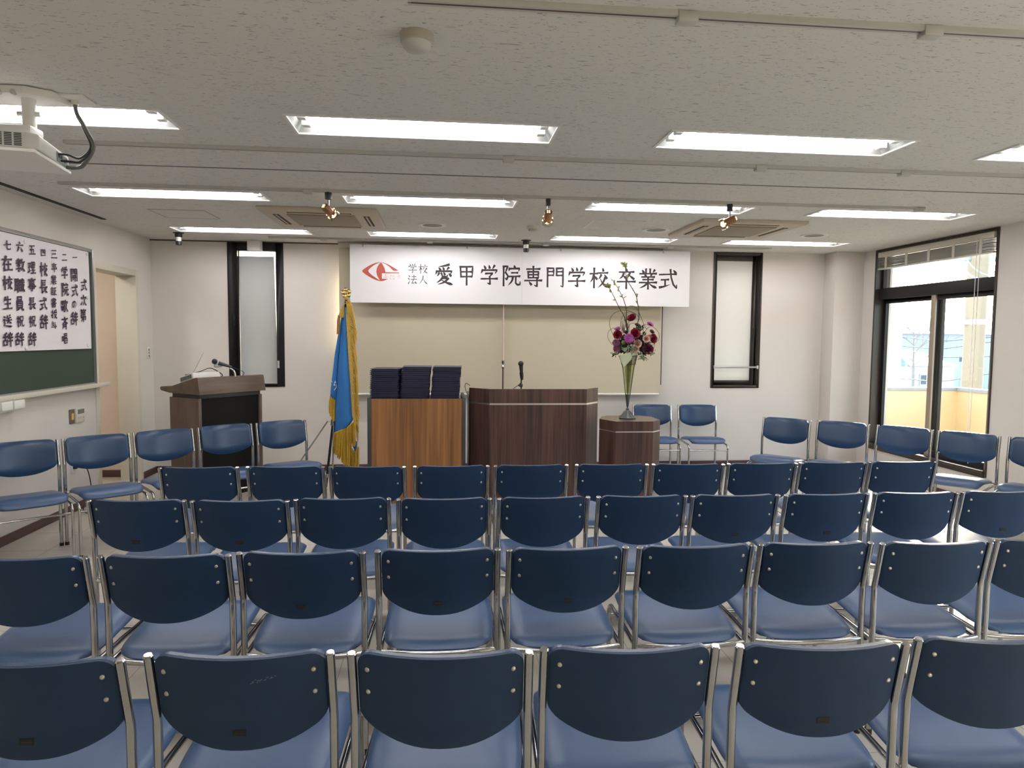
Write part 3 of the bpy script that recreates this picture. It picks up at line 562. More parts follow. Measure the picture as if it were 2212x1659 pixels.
# ------------------------------------------------------------------ brush lettering
# h level, v upright, b bent, p sweep to the left, n sweep to the right, d dot, t upward tick; 0..100 box, y down
K = {
'人':'p 50 4 46 36 26 70 4 94/n 52 34 66 64 96 92',
'一':'h 8 52 92 48','二':'h 20 26 80 24/h 6 82 94 80','三':'h 18 16 82 14/h 24 49 76 47/h 6 86 94 84',
'四':'v 14 22 18 84/b 14 24 86 22 82 84/p 38 26 36 48 26 60/v 60 26 60 50 76 52/h 18 80 82 78',
'五':'h 16 14 84 12/v 48 14 36 84/b 22 46 72 44 68 84/h 6 86 94 84',
'六':'d 46 4 54 20/h 8 34 92 32/p 40 48 32 66 16 92/n 58 48 72 66 86 88',
'七':'h 6 48 94 38/b 44 8 46 72 54 84 88 82 90 68',
'甲':'v 16 10 20 62/b 18 12 82 10 80 60/h 20 36 78 35/h 20 60 80 58/v 50 12 50 100',
'学':'d 22 4 30 18/d 48 2 52 16/p 78 2 66 20/p 14 24 6 42/b 12 26 92 24 82 40/b 30 42 68 40 52 56/b 52 56 54 94 40 88/h 6 68 94 66',
'木':'h 4 30 96 28/v 54 2 54 98/p 52 32 34 56 6 72/d 58 40 88 56',
'交':'d 48 2 54 16/h 8 26 94 24/p 36 34 26 46 12 56/d 64 34 86 52/p 70 48 50 74 8 98/n 28 54 50 76 96 96',
'校':'@木 0 0 44 100/@交 40 0 100 100',
'法':'d 8 6 22 20/d 2 34 16 48/t 4 92 14 78 24 58/h 42 20 90 18/v 66 2 66 46/h 32 48 98 46/b 62 48 42 88 88 82/d 76 66 92 90',
'愛':'p 78 2 56 8 20 14/d 22 18 32 30/d 44 16 50 28/p 76 16 64 30/p 12 34 5 52/b 10 36 94 34 84 48/p 24 44 14 60/b 36 44 42 60 66 62 70 52/d 48 40 55 52/d 76 46 88 58/p 44 62 32 78 10 92/b 40 70 74 69/p 74 69 52 88 16 100/n 34 74 56 88 98 100',
'院':'v 10 4 10 100/b 10 6 32 4 20 34/b 20 34 34 52 26 70 18 62/d 66 0 70 10/p 42 14 37 28/b 42 16 96 14 90 26/h 52 36 86 35/h 40 54 98 52/p 60 54 54 76 34 98/b 75 54 75 86 84 94 98 92 98 78',
'専':'h 14 14 86 12/v 22 26 24 56/b 22 27 78 26 76 56/h 24 41 76 40/h 22 56 78 55/v 50 0 50 56/h 4 70 96 68/b 70 58 70 98 56 92/d 28 76 40 90',
'門':'v 10 6 10 98/b 10 8 42 7 42 42/h 12 24 42 23/h 12 42 42 41/v 58 7 58 42/b 58 8 92 6 92 98 80 92/h 60 24 90 23/h 60 42 90 41',
'卒':'d 48 0 52 14/h 12 20 90 18/p 36 24 28 42 12 54/d 34 38 48 50/p 68 24 60 40 50 52/d 66 36 90 54/h 2 68 98 66/v 50 52 50 102',
'業':'v 38 2 38 22/v 60 2 60 22/d 18 8 27 20/p 84 6 74 20/h 6 26 94 24/d 32 28 38 38/p 68 28 62 38/h 16 42 84 41/h 22 55 78 54/h 4 70 96 68/v 50 42 50 102/p 46 71 32 85 6 98/n 54 71 70 85 96 96',
'式':'h 4 28 94 24/h 14 54 54 52/v 35 54 35 82/t 6 92 34 86 62 76/b 62 2 66 40 78 76 96 96 96 78/d 78 6 90 18',
'次':'d 8 20 26 32/t 6 86 20 70 32 52/p 54 4 46 28 34 46/b 48 24 94 22 82 40/p 68 36 62 66 30 98/n 68 58 78 80 98 96',
'第':'p 22 2 8 20/h 20 10 46 9/d 30 12 36 20/p 62 2 52 18/h 60 10 92 9/d 72 12 78 20/b 18 28 80 27 78 44/h 20 44 78 43/b 20 44 16 62 86 60 80 88 70 82/v 50 26 50 100/p 48 64 32 82 10 94',
'開':'v 8 6 8 98/b 8 8 42 7 42 38/h 10 22 42 21/h 10 38 42 37/v 58 7 58 38/b 58 8 92 6 92 98 80 92/h 60 22 90 21/h 60 38 90 37/h 26 54 76 53/h 22 70 80 69/p 42 54 38 80 26 94/v 60 54 60 96',
'の':'b 52 18 46 60 28 84 12 68 20 38 50 20 80 34 84 64 58 92',
'辞':'p 40 4 26 12 8 18/h 2 32 50 30/v 27 12 27 56/v 8 58 10 92/b 8 58 46 57 44 90/h 10 90 46 88/d 74 0 77 12/h 56 18 98 16/d 63 22 68 34/p 90 20 84 36/h 52 42 102 40/h 56 64 98 62/v 77 40 77 104',
'歌':'h 4 10 52 9/v 12 18 12 34/b 12 19 34 18 34 34/h 12 34 34 33/v 46 10 46 42/h 2 52 54 50/v 12 60 12 78/b 12 61 34 60 34 78/h 12 78 34 77/b 46 52 46 96 36 90/p 66 4 62 22 54 34/b 64 18 97 17 88 32/p 76 30 72 66 50 98/n 76 56 84 80 100 96',
'斉':'d 48 0 52 12/h 8 20 92 18/p 68 22 50 42 10 60/n 34 26 54 42 94 58/p 32 56 30 80 14 100/v 68 54 68 102/h 32 66 68 65/h 30 80 68 79',
'唱':'v 4 30 6 70/b 4 31 30 30 28 70/h 6 68 30 67/v 46 4 48 44/b 46 5 88 4 86 44/h 48 24 86 23/h 48 43 86 42/v 40 54 42 98/b 40 55 94 54 92 98/h 42 76 92 75/h 42 97 92 96',
'証':'d 20 2 27 10/h 2 20 46 18/h 10 33 40 32/h 10 46 40 45/v 10 60 12 92/b 10 61 40 60 38 92/h 12 91 40 90/h 52 12 96 11/v 74 12 74 88/h 74 48 94 47/v 58 44 58 88/h 46 92 100 90',
'書':'v 50 0 50 62/b 20 10 80 9 78 36/h 6 24 94 22/h 20 37 80 36/h 24 49 76 48/h 4 62 96 60/v 24 72 24 102/b 24 73 76 72 76 102/h 24 87 76 86/h 24 101 76 100',
'授':'h 2 26 36 24/b 22 2 22 94 8 86/t 0 66 20 56 38 46/p 88 2 70 8 46 12/d 48 18 54 28/d 64 16 68 26/p 90 14 80 28/p 46 34 42 48/b 44 36 98 34 92 46/b 50 58 86 56/p 86 56 64 82 38 100/n 54 64 74 84 100 100',
'与':'h 26 28 80 26/v 28 6 24 52/b 24 52 84 50 78 94 62 88/h 2 72 98 70',
'長':'v 30 4 30 58/h 30 8 80 7/h 30 24 76 23/h 30 40 76 39/h 2 58 98 56/b 32 60 32 96/t 30 96 44 90 58 80/p 84 66 72 74 60 78/n 48 60 66 80 98 98',
'理':'h 4 16 38 15/h 6 46 36 45/v 20 16 20 80/t 2 88 22 80 42 70/v 50 6 50 50/b 50 7 92 6 90 50/h 50 28 90 27/h 50 50 90 49/v 70 7 70 94/h 50 72 92 71/h 40 96 102 94',
'事':'h 6 12 94 11/v 24 22 24 40/b 24 23 76 22 76 40/h 24 40 76 39/b 20 52 82 51 80 76/h 2 65 98 63/h 20 78 80 77/b 50 0 50 100 36 92',
'祝':'d 20 2 29 12/b 6 24 38 22/p 38 22 24 44 2 62/v 24 44 24 100/d 28 50 42 60/v 52 8 54 44/b 52 9 92 8 90 44/h 54 43 90 42/p 62 46 58 74 38 98/b 78 46 78 86 86 94 100 92 100 78',
'教':'h 8 16 46 15/v 28 2 28 32/h 2 34 56 32/p 52 8 36 36 0 58/b 16 50 44 49 30 62/b 30 62 32 98 18 92/h 2 78 54 72/p 70 2 64 22 54 38/h 64 24 100 22/p 86 26 76 64 46 98/n 62 42 76 72 102 98',
'職':'h 2 8 38 7/v 9 8 9 76/v 30 8 30 100/h 10 30 30 29/h 10 52 30 51/t 0 84 16 79 38 70/h 44 14 74 13/d 51 18 55 28/p 68 18 63 28/h 40 34 102 31/v 46 46 46 90/b 46 47 70 46 70 90/h 46 67 70 66/h 46 89 70 88/b 80 4 84 50 92 88 102 96 102 80/p 96 46 84 76 68 98/d 88 8 98 18',
'員':'v 30 4 30 26/b 30 5 70 4 70 26/h 30 26 70 25/v 22 36 22 82/b 22 37 78 36 78 82/h 24 51 76 50/h 24 66 76 65/h 24 81 76 80/p 42 84 32 92 10 102/n 58 84 72 92 94 102',
'在':'h 4 24 96 22/p 44 2 34 36 4 68/v 26 46 26 100/h 42 56 88 55/v 64 36 64 92/h 34 94 100 92',
'生':'p 28 6 22 24 6 44/h 26 26 86 24/h 20 58 82 56/v 52 2 52 92/h 4 95 96 93',
'送':'d 46 4 52 16/p 82 2 71 18/h 42 26 92 25/h 34 46 100 44/p 66 26 62 54 38 74/n 66 48 78 62 96 74/d 8 10 22 22/b 2 40 24 38 14 60/p 14 60 20 72 6 86/n 6 86 36 90 72 98 102 98',
'A':'v 50 0 4 100/v 50 0 96 100/h 22 64 78 64','i':'v 50 34 50 100/d 50 6 50 14','c':'b 92 44 60 32 20 48 10 68 24 92 62 100 92 88',
'o':'b 50 34 16 46 8 68 20 92 50 100 82 90 92 66 80 44 50 34','h':'v 12 0 12 100/b 12 56 48 36 82 46 88 100',
}
PROF = {'h': ((0, .75), (.12, .85), (.5, .62), (.85, .8), (1, 1.15)), 'v': ((0, 1.15), (.15, .9), (.5, .85), (1, .95)), 'b': ((0, 1.0), (.3, .8), (.7, .95), (1, .45)),
        'p': ((0, 1.15), (.4, .95), (.75, .6), (1, .12)), 'n': ((0, .35), (.4, .75), (.8, 1.45), (1, .2)), 'd': ((0, .45), (.6, 1.2), (1, 1.1)), 't': ((0, 1.2), (.4, .85), (1, .15))}
def strokes(ch):
    for s_ in K[ch].split('/'):
        q = s_.split()
        if q[0][0] == '@':
            x0, y0, x1, y1 = map(float, q[1:])
            for k, pts in strokes(q[0][1:]): yield k, [(x0+a*(x1-x0)/100, y0+b*(y1-y0)/100) for a, b in pts]
        else:
            n = list(map(float, q[1:])); yield q[0], list(zip(n[0::2], n[1::2]))
def write(m, ch, fn, wid, shear=0, slant=0):
    """fn(u, v, h) maps the 0..100 box to the sheet; strokes are stacked by hairs so none coincide"""
    for si, (k, pts) in enumerate(strokes(ch)):
        pts = [(a+(100-b)*shear, b-(a-50)*slant) for a, b in pts]
        hgt = .0003+.00004*si
        # resample, corners of bent strokes stay firm
        if len(pts) > 2 and k in 'pnt' or ch in 'のoch':
            P = [(p.x, p.y) for p in smooth_path([(a, b, 0) for a, b in pts], 6)]
        else:
            P = []
            for i in range(len(pts)-1):
                for j in range(5): P.append((pts[i][0]+(pts[i+1][0]-pts[i][0])*j/5, pts[i][1]+(pts[i+1][1]-pts[i][1])*j/5))
            P.append(pts[-1])
        n = len(P); cum = [0]
        for i in range(1, n): cum.append(cum[-1]+math.hypot(P[i][0]-P[i-1][0], P[i][1]-P[i-1][1]))
        vs = []; fs = []
        for i in range(n):
            t = cum[i]/cum[-1]; pr = PROF[k]; wv = pr[-1][1]
            for (t0, w0), (t1, w1) in zip(pr, pr[1:]):
                if t <= t1: wv = w0+(w1-w0)*(t-t0)/(t1-t0); break
            a = P[max(i-1, 0)]; b = P[min(i+1, n-1)]; l = math.hypot(b[0]-a[0], b[1]-a[1]) or 1
            tx, ty = (b[0]-a[0])/l, (b[1]-a[1])/l; hw = wid*wv/2
            if i == 0: P0 = (P[i][0]-tx*hw*.5, P[i][1]-ty*hw*.5)
            elif i == n-1: P0 = (P[i][0]+tx*hw*.5, P[i][1]+ty*hw*.5)
            else: P0 = P[i]
            sl_ = .35*hw if k in 'hb' and i in (0, n-1) else 0
            vs += [fn(P0[0]-ty*hw-sl_*tx*(1 if i else 1), P0[1]+tx*hw, hgt), fn(P0[0]+ty*hw, P0[1]-tx*hw, hgt)]
            if i: fs.append((2*i-2, 2*i-1, 2*i+1, 2*i))
        m.add(vs, fs)

# ------------------------------------------------------------------ projection screen, banner and its prop
t = thing('projection_screen', 'cream projection screen pulled down on the stage wall behind the banner', 'projection screen', (.69, 7.59, 2.47))
MB().box(-1.79, 1.79, -.035, .035, -.03, .028).build('screen_case', M_cream, t, bevel=.006)
MB().box(-1.79, 1.45, -.062, -.050, -.014, -.004).build('bright_edge', M_steel, t, bevel=.003)  # added strip that draws the bright line above the banner
MB().box(-1.785, 1.785, -.002, .002, -1.60, -.03).build('fabric', M_screen, t, smooth=False)
MB().tube([(-1.785, 0, -1.607), (1.785, 0, -1.607)], .012, 10).build('bottom_bar', M_white, t)
MB().box(1.800, 1.808, -.006, .002, -1.50, -.03).build('side_cord', M_base, t, smooth=False)
BX0, BX1, BZ0, BZ1, BY = -.962, 2.752, 1.852, 2.463, 7.45
t = thing('banner', 'long white banner with red emblem and dark writing across the stage wall', 'banner', ((BX0+BX1)/2, BY, BZ0))
bw = (BX1-BX0)/2; bs = .873-(BX0+BX1)/2
MB().box(-bw, bs-.0008, 0, .006, 0, BZ1-BZ0).build('sheet', M_banner, t, smooth=False)
MB().box(bs+.0008, bw, 0, .006, 0, BZ1-BZ0).build('sheet', M_banner, t, smooth=False)
for x in (-1.72, -.62, .4, 1.55):
    MB().box(x-.008, x+.008, -.004, .010, BZ1-BZ0-.025, BZ1-BZ0+.02).build('clip', M_offw, t, bevel=.002)
def onb(px, py):
    p = at(px, py, BY); return p.x-(BX0+BX1)/2, p.z-BZ0
def bchar(m, ch, px0, py0, px1, py1, wid):
    x0, z1 = onb(px0, py0); x1, z0 = onb(px1, py1)
    write(m, ch, lambda u, v, h: (x0+(x1-x0)*u/100, -h, z1-(z1-z0)*v/100), wid)
m = MB()
for ch, cx, cy in zip('愛甲学院専門学校', (959, 1008, 1057, 1104, 1152, 1199, 1246, 1294), (593, 594, 595, 596, 598, 599, 600, 601)): bchar(m, ch, cx-20, cy-23, cx+20, cy+22, 10.5)
for ch, cx, cy in zip('卒業式', (1353, 1400, 1443), (602, 603, 604)): bchar(m, ch, cx-20, cy-23, cx+20, cy+21, 10.5)
m.build('title_lettering', M_ink, t, smooth=False, weld=False, recalc=False)
m = MB()
for ch, cx, cy in (('学', 891, 580), ('校', 914, 581), ('法', 891, 604), ('人', 914, 605)): bchar(m, ch, cx-10, cy-10.5, cx+10, cy+10.5, 8)
m.build('small_lettering', M_ink, t, smooth=False, weld=False, recalc=False)
EP = [0]
def epoly(m, pts):
    vs = []; EP[0] += .0003
    for u, v in pts:
        x, z = onb(770+u/9.617, 550+v/9.617); vs.append((x, -.0006-EP[0], z))
    from mathutils.geometry import tessellate_polygon
    m.add(vs, tessellate_polygon([[Vector((p[0], p[2], 0)) for p in vs]]))
def cur(pts, k=5): return [(p.x, p.y) for p in smooth_path([(a, b, 0) for a, b in pts], k)]
m = MB()
epoly(m, cur([(505, 152), (400, 172), (290, 215), (175, 285), (122, 333), (150, 380), (270, 462), (410, 530), (500, 552)]) + cur([(490, 540), (400, 480), (310, 415), (247, 338), (300, 270), (390, 205), (488, 164)]))
epoly(m, cur([(506, 160), (445, 235), (415, 335), (432, 435), (492, 547)]) + cur([(505, 552), (560, 545), (655, 508)], 3) + [(529, 502), (529, 388), (885, 388), (893, 373), (604, 366)] + cur([(600, 350), (578, 270), (520, 165)])[:-1])
epoly(m, cur([(512, 152), (640, 196), (760, 262), (876, 335)]) + cur([(766, 336), (700, 268), (620, 206), (528, 165)]))
m.build('emblem', M_red, t, smooth=False, recalc=False)
m = MB()
for ch, u0, u1 in (('A', 560, 630), ('i', 640, 668), ('c', 690, 735), ('o', 745, 795), ('o', 800, 845), ('h', 858, 905)):
    x0, z1 = onb(770+u0/9.617, 550+398/9.617); x1, z0 = onb(770+u1/9.617, 550+508/9.617)
    if ch == 'o' and u0 == 800: continue
    k = 1.0
    write(m, ch, lambda u, v, h: (x0+(x1-x0)*u/100, -h-.002, z1-(z1-z0)*v/100), 13, .18)
m.build('emblem_lettering', M_pink, t, smooth=False, weld=False, recalc=False)
t = thing('banner_prop', 'slim telescopic pole holding up the middle of the banner', 'pole', (.678, 7.525, 0))
MB().lathe([(.055, 0), (.055, .012), (.02, .025), (.015, .05)], n=28).build('base', M_black, t)
MB().cyl((0, 0, .04), (0, 0, 1.20), .0085, 12).build('lower_tube', M_base, t)
MB().lathe([(.013, 1.15), (.016, 1.16), (.016, 1.18), (.010, 1.19), (.010, 1.20), (.017, 1.21), (.017, 1.235), (.012, 1.24)], n=16).build('clamp', M_chrome, t)
MB().cyl((0, 0, 1.22), (0, 0, 2.10), .0105, 12).build('upper_tube', mat('pinkish_tube', (.62, .50, .44), .35, .4, var=.03), t)

# ------------------------------------------------------------------ chalkboard and what is on the left wall
def onl(px, py, x=-3.03):
    d = _r*((px-1106)/FPX) + _u*(-(py-829.5)/FPX) + _f
    return EYE + d*(x/d.x)
t = thing('chalkboard', 'green chalkboard with aluminium frame and chalk tray on the wall', 'chalkboard', (XL, 4.2, 1.05))
y0, y1, zt = -1.35, 2.215, 1.182
MB().box(.004, .022, y0+.02, y1-.02, .01, zt-.02).build('writing_surface', M_green, t, smooth=False)
f = ring(MB(), y0, y1, 0, zt, .028, .028, .02, .028, sbox(.0, .036)).build('frame', M_alu, t, bevel=.004)
MB().box(.012, .085, y0, y1+.12, -.022, .004).box(.078, .088, y0, y1+.12, -.022, .016).build('chalk_tray', M_cream, t, bevel=.005)
dz = MB().box(.004, .085, .63, 1.05, -.10, -.022).build('drawer_housing', M_offw, t, bevel=.004)
for yy in (.78, .915): MB().box(.082, .094, yy, yy+.125, -.088, -.028).build('drawer', M_white, dz, bevel=.004)
pz = thing('program_sheet', 'long white paper with brush-written programme held on the chalkboard', 'poster', (XL+.034, 4.2, 1.05))
PY0, PY1, PZ0, PZ1 = -1.1, 2.125, .318, 1.150
MB().grid(lambda u, v: Vector((.004*sin(u*9)*(.5-v)**2+.0015, PY0+(PY1-PY0)*u+.006*sin(v*3.1)*(u > .99), PZ0+(PZ1-PZ0)*v)), 60, 8).build('sheet', M_paper, pz, recalc=False)
def pcol(text, pxc, tops, hs, wd):
    for ch, py, hh in zip(text, tops, hs):
        m = MB()
        c0 = onl(pxc, py); c1 = onl(pxc, py+hh); yy = c0.y-4.2; z1 = c0.z-1.05; z0 = c1.z-1.05; w2 = (z1-z0)*wd/2
        j = random.uniform(-.006, .006)
        write(m, ch, lambda u, v, h: (.008+h, yy+j+(u-50)/100*2*w2, z1-(z1-z0)*v/100), 14, 0, .09)
        m.build('brush_character', M_ink2, pz, smooth=False, weld=False, recalc=False)
pcol('式次第', 179.5, (603, 637, 668), (25, 24, 27), 1.0)
pcol('一開式の辞', 160, (546, 580, 614, 647, 674), (20, 28, 26, 20, 28), 1.0)
pcol('二学院歌斉唱', 139, (545, 576, 611, 648, 684, 720), (21, 27, 28, 27, 27, 22), 1.0)
pcol('三卒業証書授与', 116, (538, 568, 595, 620, 644, 669, 693), (22, 19, 19, 18, 19, 19, 18), 1.15)
pcol('四校長式辞', 93, (535, 567, 604, 642, 680), (21, 30, 29, 28, 30), 1.0)
pcol('五理事長祝辞', 68, (528, 565, 601, 642, 682, 718), (24, 26, 28, 26, 24, 28), 1.05)
pcol('六教職員祝辞', 42, (521, 559, 601, 640, 682, 718), (26, 28, 30, 30, 24, 28), 1.1)
pcol('七在校生送辞', 15, (518, 553, 596, 640, 680, 718), (24, 32, 30, 28, 26, 30), 1.15)
for (px, py, lab) in ((188, 549, 'round white magnet at the upper corner of the paper beside the doorway'), (189, 643, 'round white magnet halfway down the paper edge beside the doorway'), (190, 746, 'round white magnet at the lower corner of the paper beside the doorway'),
                      (54, 522, 'round white magnet on the top edge of the paper above the sixth column'), (57, 752, 'round white magnet on the bottom edge of the paper')):
    p = onl(px, py)
    tag(MB().lathe([(.008, .010), (.0125, .008), (.0135, 0)], Matrix.Translation((XL+.037, p.y, p.z)) @ Matrix.Rotation(R(90), 4, 'Y'), 18).build('magnet', M_white), lab, 'magnet', 'magnets holding the programme sheet')
a = onl(150, 886, XL); b = onl(165, 912, XL)
t = thing('light_switch', 'brown wall switch with yellow rocker beside the thermostat', 'switch', (XL, 6.03, .806))
MB().box(0, .008, -.038, .038, -.06, .06).build('plate', M_brown, t, bevel=.003)
MB().box(.007, .013, -.014, .022, -.028, .026).build('rocker', M_brass, t, bevel=.003)
t = thing('thermostat', 'white thermostat with grey display beside the brown switch', 'thermostat', (XL, 6.145, .806))
MB().box(0, .018, -.068, .068, -.06, .062).build('case', M_cream, t, bevel=.004)
MB().box(.017, .0195, -.045, .06, .012, .05).build('display', M_lcd, t, smooth=False)
m = MB()
for k in range(3): m.box(.017, .020, -.045+.036*k, -.02+.036*k, -.03, -.012)
m.build('button', M_offw, t, bevel=.002)
t = thing('wall_switch', 'white wall switch between the doorway and the corner', 'switch', (XL, 7.575, 1.30))
MB().box(0, .008, -.035, .035, -.06, .06).build('plate', M_white, t, bevel=.003)
for k in (-1, 0, 1): MB().box(.007, .012, -.012, .012, -.010+.032*k, .012+.032*k).build('rocker', M_lcd, t, bevel=.002)
p = onl(157, 1008, XL)
t = thing('wall_outlet', 'wall outlet with a cord plugged in below the thermostat', 'outlet', (XL, p.y, p.z))
MB().box(0, .008, -.035, .035, -.06, .06).build('plate', M_white, t, bevel=.003)
MB().box(.006, .035, -.012, .016, -.02, .015).build('plug', M_black, t, bevel=.004)
cd = MB().tube(smooth_path([(XL+.034, p.y, p.z), (XL+.09, p.y+.04, p.z-.02), (XL+.10, p.y+.08, .16), (XL+.08, p.y-.02, .03), (XL+.2, p.y-.1, .006), (XL+.42, p.y-.02, .006), (XL+.55, p.y+.1, .006), (XL+.4, p.y+.14, .014), (XL+.36, p.y, .012), (XL+.56, p.y-.02, .012), (XL+.75, p.y+.12, .006)]), .0045, 6).build('power_cord', M_black)
tag(cd, 'black power cord running from the wall outlet to a tangle on the floor', 'cord')

# ------------------------------------------------------------------ chairs (local frame: +y is forward, feet on z=0)
PW, PH = .21, .75           # half spacing and height of the uprights
ZB = .575                   # height of the bend in the uprights
def lean(z): return -.19 if z < ZB else -.19-.038*((z-ZB)/(PH-ZB))
BOW = .046
def back_y(x, z):           # surface line of the backrest, bowed to the rear in the middle
    return lean(z) + .008 - BOW*(1-(x/.2)**2)
BWD = .1975
def outline(x):
    """top and bottom height of the backrest at x"""
    q = abs(x)/BWD; r = .034; e = max(0, abs(x)-(BWD-r)); dt = r-sqrt(max(0, r*r-e*e))
    top = .757-dt
    bot = .757-.238+.061*q**2.3; r2 = .028; e2 = max(0, abs(x)-(BWD-r2)); bot += .75*(r2-sqrt(max(0, r2*r2-e2*e2)))
    return top, bot
def plate(y_off, thick, bulge, edge):
    m = MB(); nu, nv = 28, 12
    def pt(u, v, s):
        x = -BWD+2*BWD*(.5-.5*cos(pi*u)) if True else 0
        t_, b_ = outline(x); z = b_+(t_-b_)*v
        k = (1-abs(2*u-1)**6)*(1-abs(2*v-1)**6)
        return Vector((x, back_y(x, z)+y_off+(thick+bulge*k if s else 0)-(0 if s else edge*k), z))
    m.grid(lambda u, v: pt(u, v, 1), nu, nv); m.grid(lambda u, v: pt(u, v, 0), nu, nv)
    n1 = (nu+1)*(nv+1); k = nu+1; rim = [i for i in range(nu+1)]+[j*k+nu for j in range(1, nv+1)]+[nv*k+i for i in range(nu-1, -1, -1)]+[j*k for j in range(nv-1, 0, -1)]
    for a, b in zip(rim, rim[1:]+rim[:1]): m.f.append((a, b, n1+b, n1+a))
    return m
def seat_mesh():
    m = MB(); nu, nv = 24, 30
    def pt(u, v, s):
        a, b = 2*u-1, 2*v-1
        A = a*sqrt(1-.22*b*b*b*b*a*a*a*a); B = b*sqrt(1-.22*a*a*a*a*b*b*b*b)       # square to rounded square
        hw = .203; x = A*hw; y = -.196+.432*(B+1)/2-.016*(1-a*a)*max(0, -b)
        ed = max(abs(a), abs(b)); k = (1-ed**8)
        base = .386+.034*min(1, max(0, (y+.19)/.33))               # rises gently to the front
        if s:
            z = base+.004+.020*k-.005*(1-a*a)*(1-b*b)+.004*k*sin(pi*min(1, max(0, (y+.20)/.40)))
            fr = max(0, (y-.145)/.091); z -= .030*fr**2.2          # rolled front edge
            rr_ = max(0, (-.15-y)/.05); z -= .010*rr_**2
        else:
            z = base-.012*k-.002; fr = max(0, (y-.12)/.116); z -= .034*fr**1.5*k+.026*fr**2
        return Vector((x, y, z))
    m.grid(lambda u, v: pt(u, v, 1), nu, nv); m.grid(lambda u, v: pt(u, v, 0), nu, nv)
    n1 = (nu+1)*(nv+1); k = nu+1; rim = [i for i in range(nu+1)]+[j*k+nu for j in range(1, nv+1)]+[nv*k+i for i in range(nu-1, -1, -1)]+[j*k for j in range(nv-1, 0, -1)]
    for a, b in zip(rim, rim[1:]+rim[:1]): m.f.append((a, b, n1+b, n1+a))
    return m
def make_chair(tagged, seen_back):
    t = thing('stacking_chair', 'x', 'chair')
    seat_mesh().build('seat', M_seat, t, ang=60)
    bk = plate(.003, .015, .014, .0).build('backrest', M_vinyl, t, ang=50)
    plate(-.008, .010, .0, .003).build('back_shell', M_shell, bk, ang=50)
    if seen_back:
        for sx in (-1, 1):
            for z in (.715, .655):
                x = sx*.172; MB().ball((x, back_y(x, z)-.0105, z), .0062, 12, 8, (1, .55, 1)).build('rivet', M_rivet, bk)
    if tagged:
        z = .565; m = MB()
        def bp(x, zz, d): return Vector((x, back_y(x, zz)-.0115-d, zz))
        m.prism([(-.0155, z-.0075), (.0155, z-.0075), (.0155, z+.0075), (-.0155, z+.0075)], 0, .0015, lambda a, b, d: bp(a, b, d))
        m.build('maker_tag', M_rub, bk, smooth=False)
        m = MB()
        for i in range(7): m.tube([bp(-.0105+.0032*i, z-.0012, .0017), bp(-.0095+.0032*i, z+.0016, .0017), bp(-.0085+.0032*i, z-.0008, .0017)], .00024, 4)
        m.build('tag_lettering', mat('worn_print', (.10, .10, .09), .6, var=.1), bk, smooth=False)
    for sx in (-1, 1):
        x = sx*PW
        p = MB().tube([(x, -.19, .004), (x, -.19, ZB-.015)]+[(x, lean(z_), z_) for z_ in (ZB+.003, ZB+.02)]+[(x, lean(PH), PH)], .0112, 14)
        p.tube([(x, lean(PH), PH), (x, lean(PH)-.0006, PH+.0035)], [.0118, .009], 14)
        l = p.build('back_leg', M_chrome, t)
        MB().cyl((x, -.19, 0), (x, -.19, .022), .0138, 12).build('foot_cap', M_rub, l)
        x2 = sx*.207
        pts = [(x2, .222, .004), (x2, .222, .330)]+[(x2, .222-.045*(1-cos(q)), .330+.040*sin(q)) for q in (R(18), R(36), R(54), R(72), R(88))]+[(x2, .0, .372), (sx*.208, -.188, .368)]
        l = MB().tube(pts, .0092, 12).build('front_leg', M_chrome, t)
        MB().cyl((x2, .222, 0), (x2, .222, .022), .0118, 12).build('foot_cap', M_rub, l)
    MB().cyl((-.207, .222, .315), (.207, .222, .315), .0072, 10).build('front_stretcher', M_chrome, t)
    MB().tube([(PW*sin(q)/sin(R(50)), -.19-.030*(cos(q)-cos(R(50)))/(1-cos(R(50))), .372) for q in [R(-50+10*i) for i in range(11)]], .0092, 10).build('rear_rail', M_chrome, t)
    return t
proto = {k: make_chair(*k) for k in ((0, 1), (1, 1), (0, 0))}
learn(None)
used = set()
def put_chair(kind, pl, pr, label, group, flip=False):
    a, b = Vector((*pl, 0)), Vector((*pr, 0))
    if flip: a, b = b, a
    d = (b-a).normalized(); yaw = atan2(d.y, d.x)
    mid = (a+b)/2 + Vector((-d.y, d.x, 0))*.228
    o = proto[kind] if kind not in used else copy_tree(proto[kind]); used.add(kind)
    o.location = mid; o.rotation_euler = (0, 0, yaw); o['label'] = label; o['group'] = group; return o
nth = ['first', 'second', 'third', 'fourth', 'fifth', 'sixth', 'seventh', 'eighth', 'ninth', 'tenth']
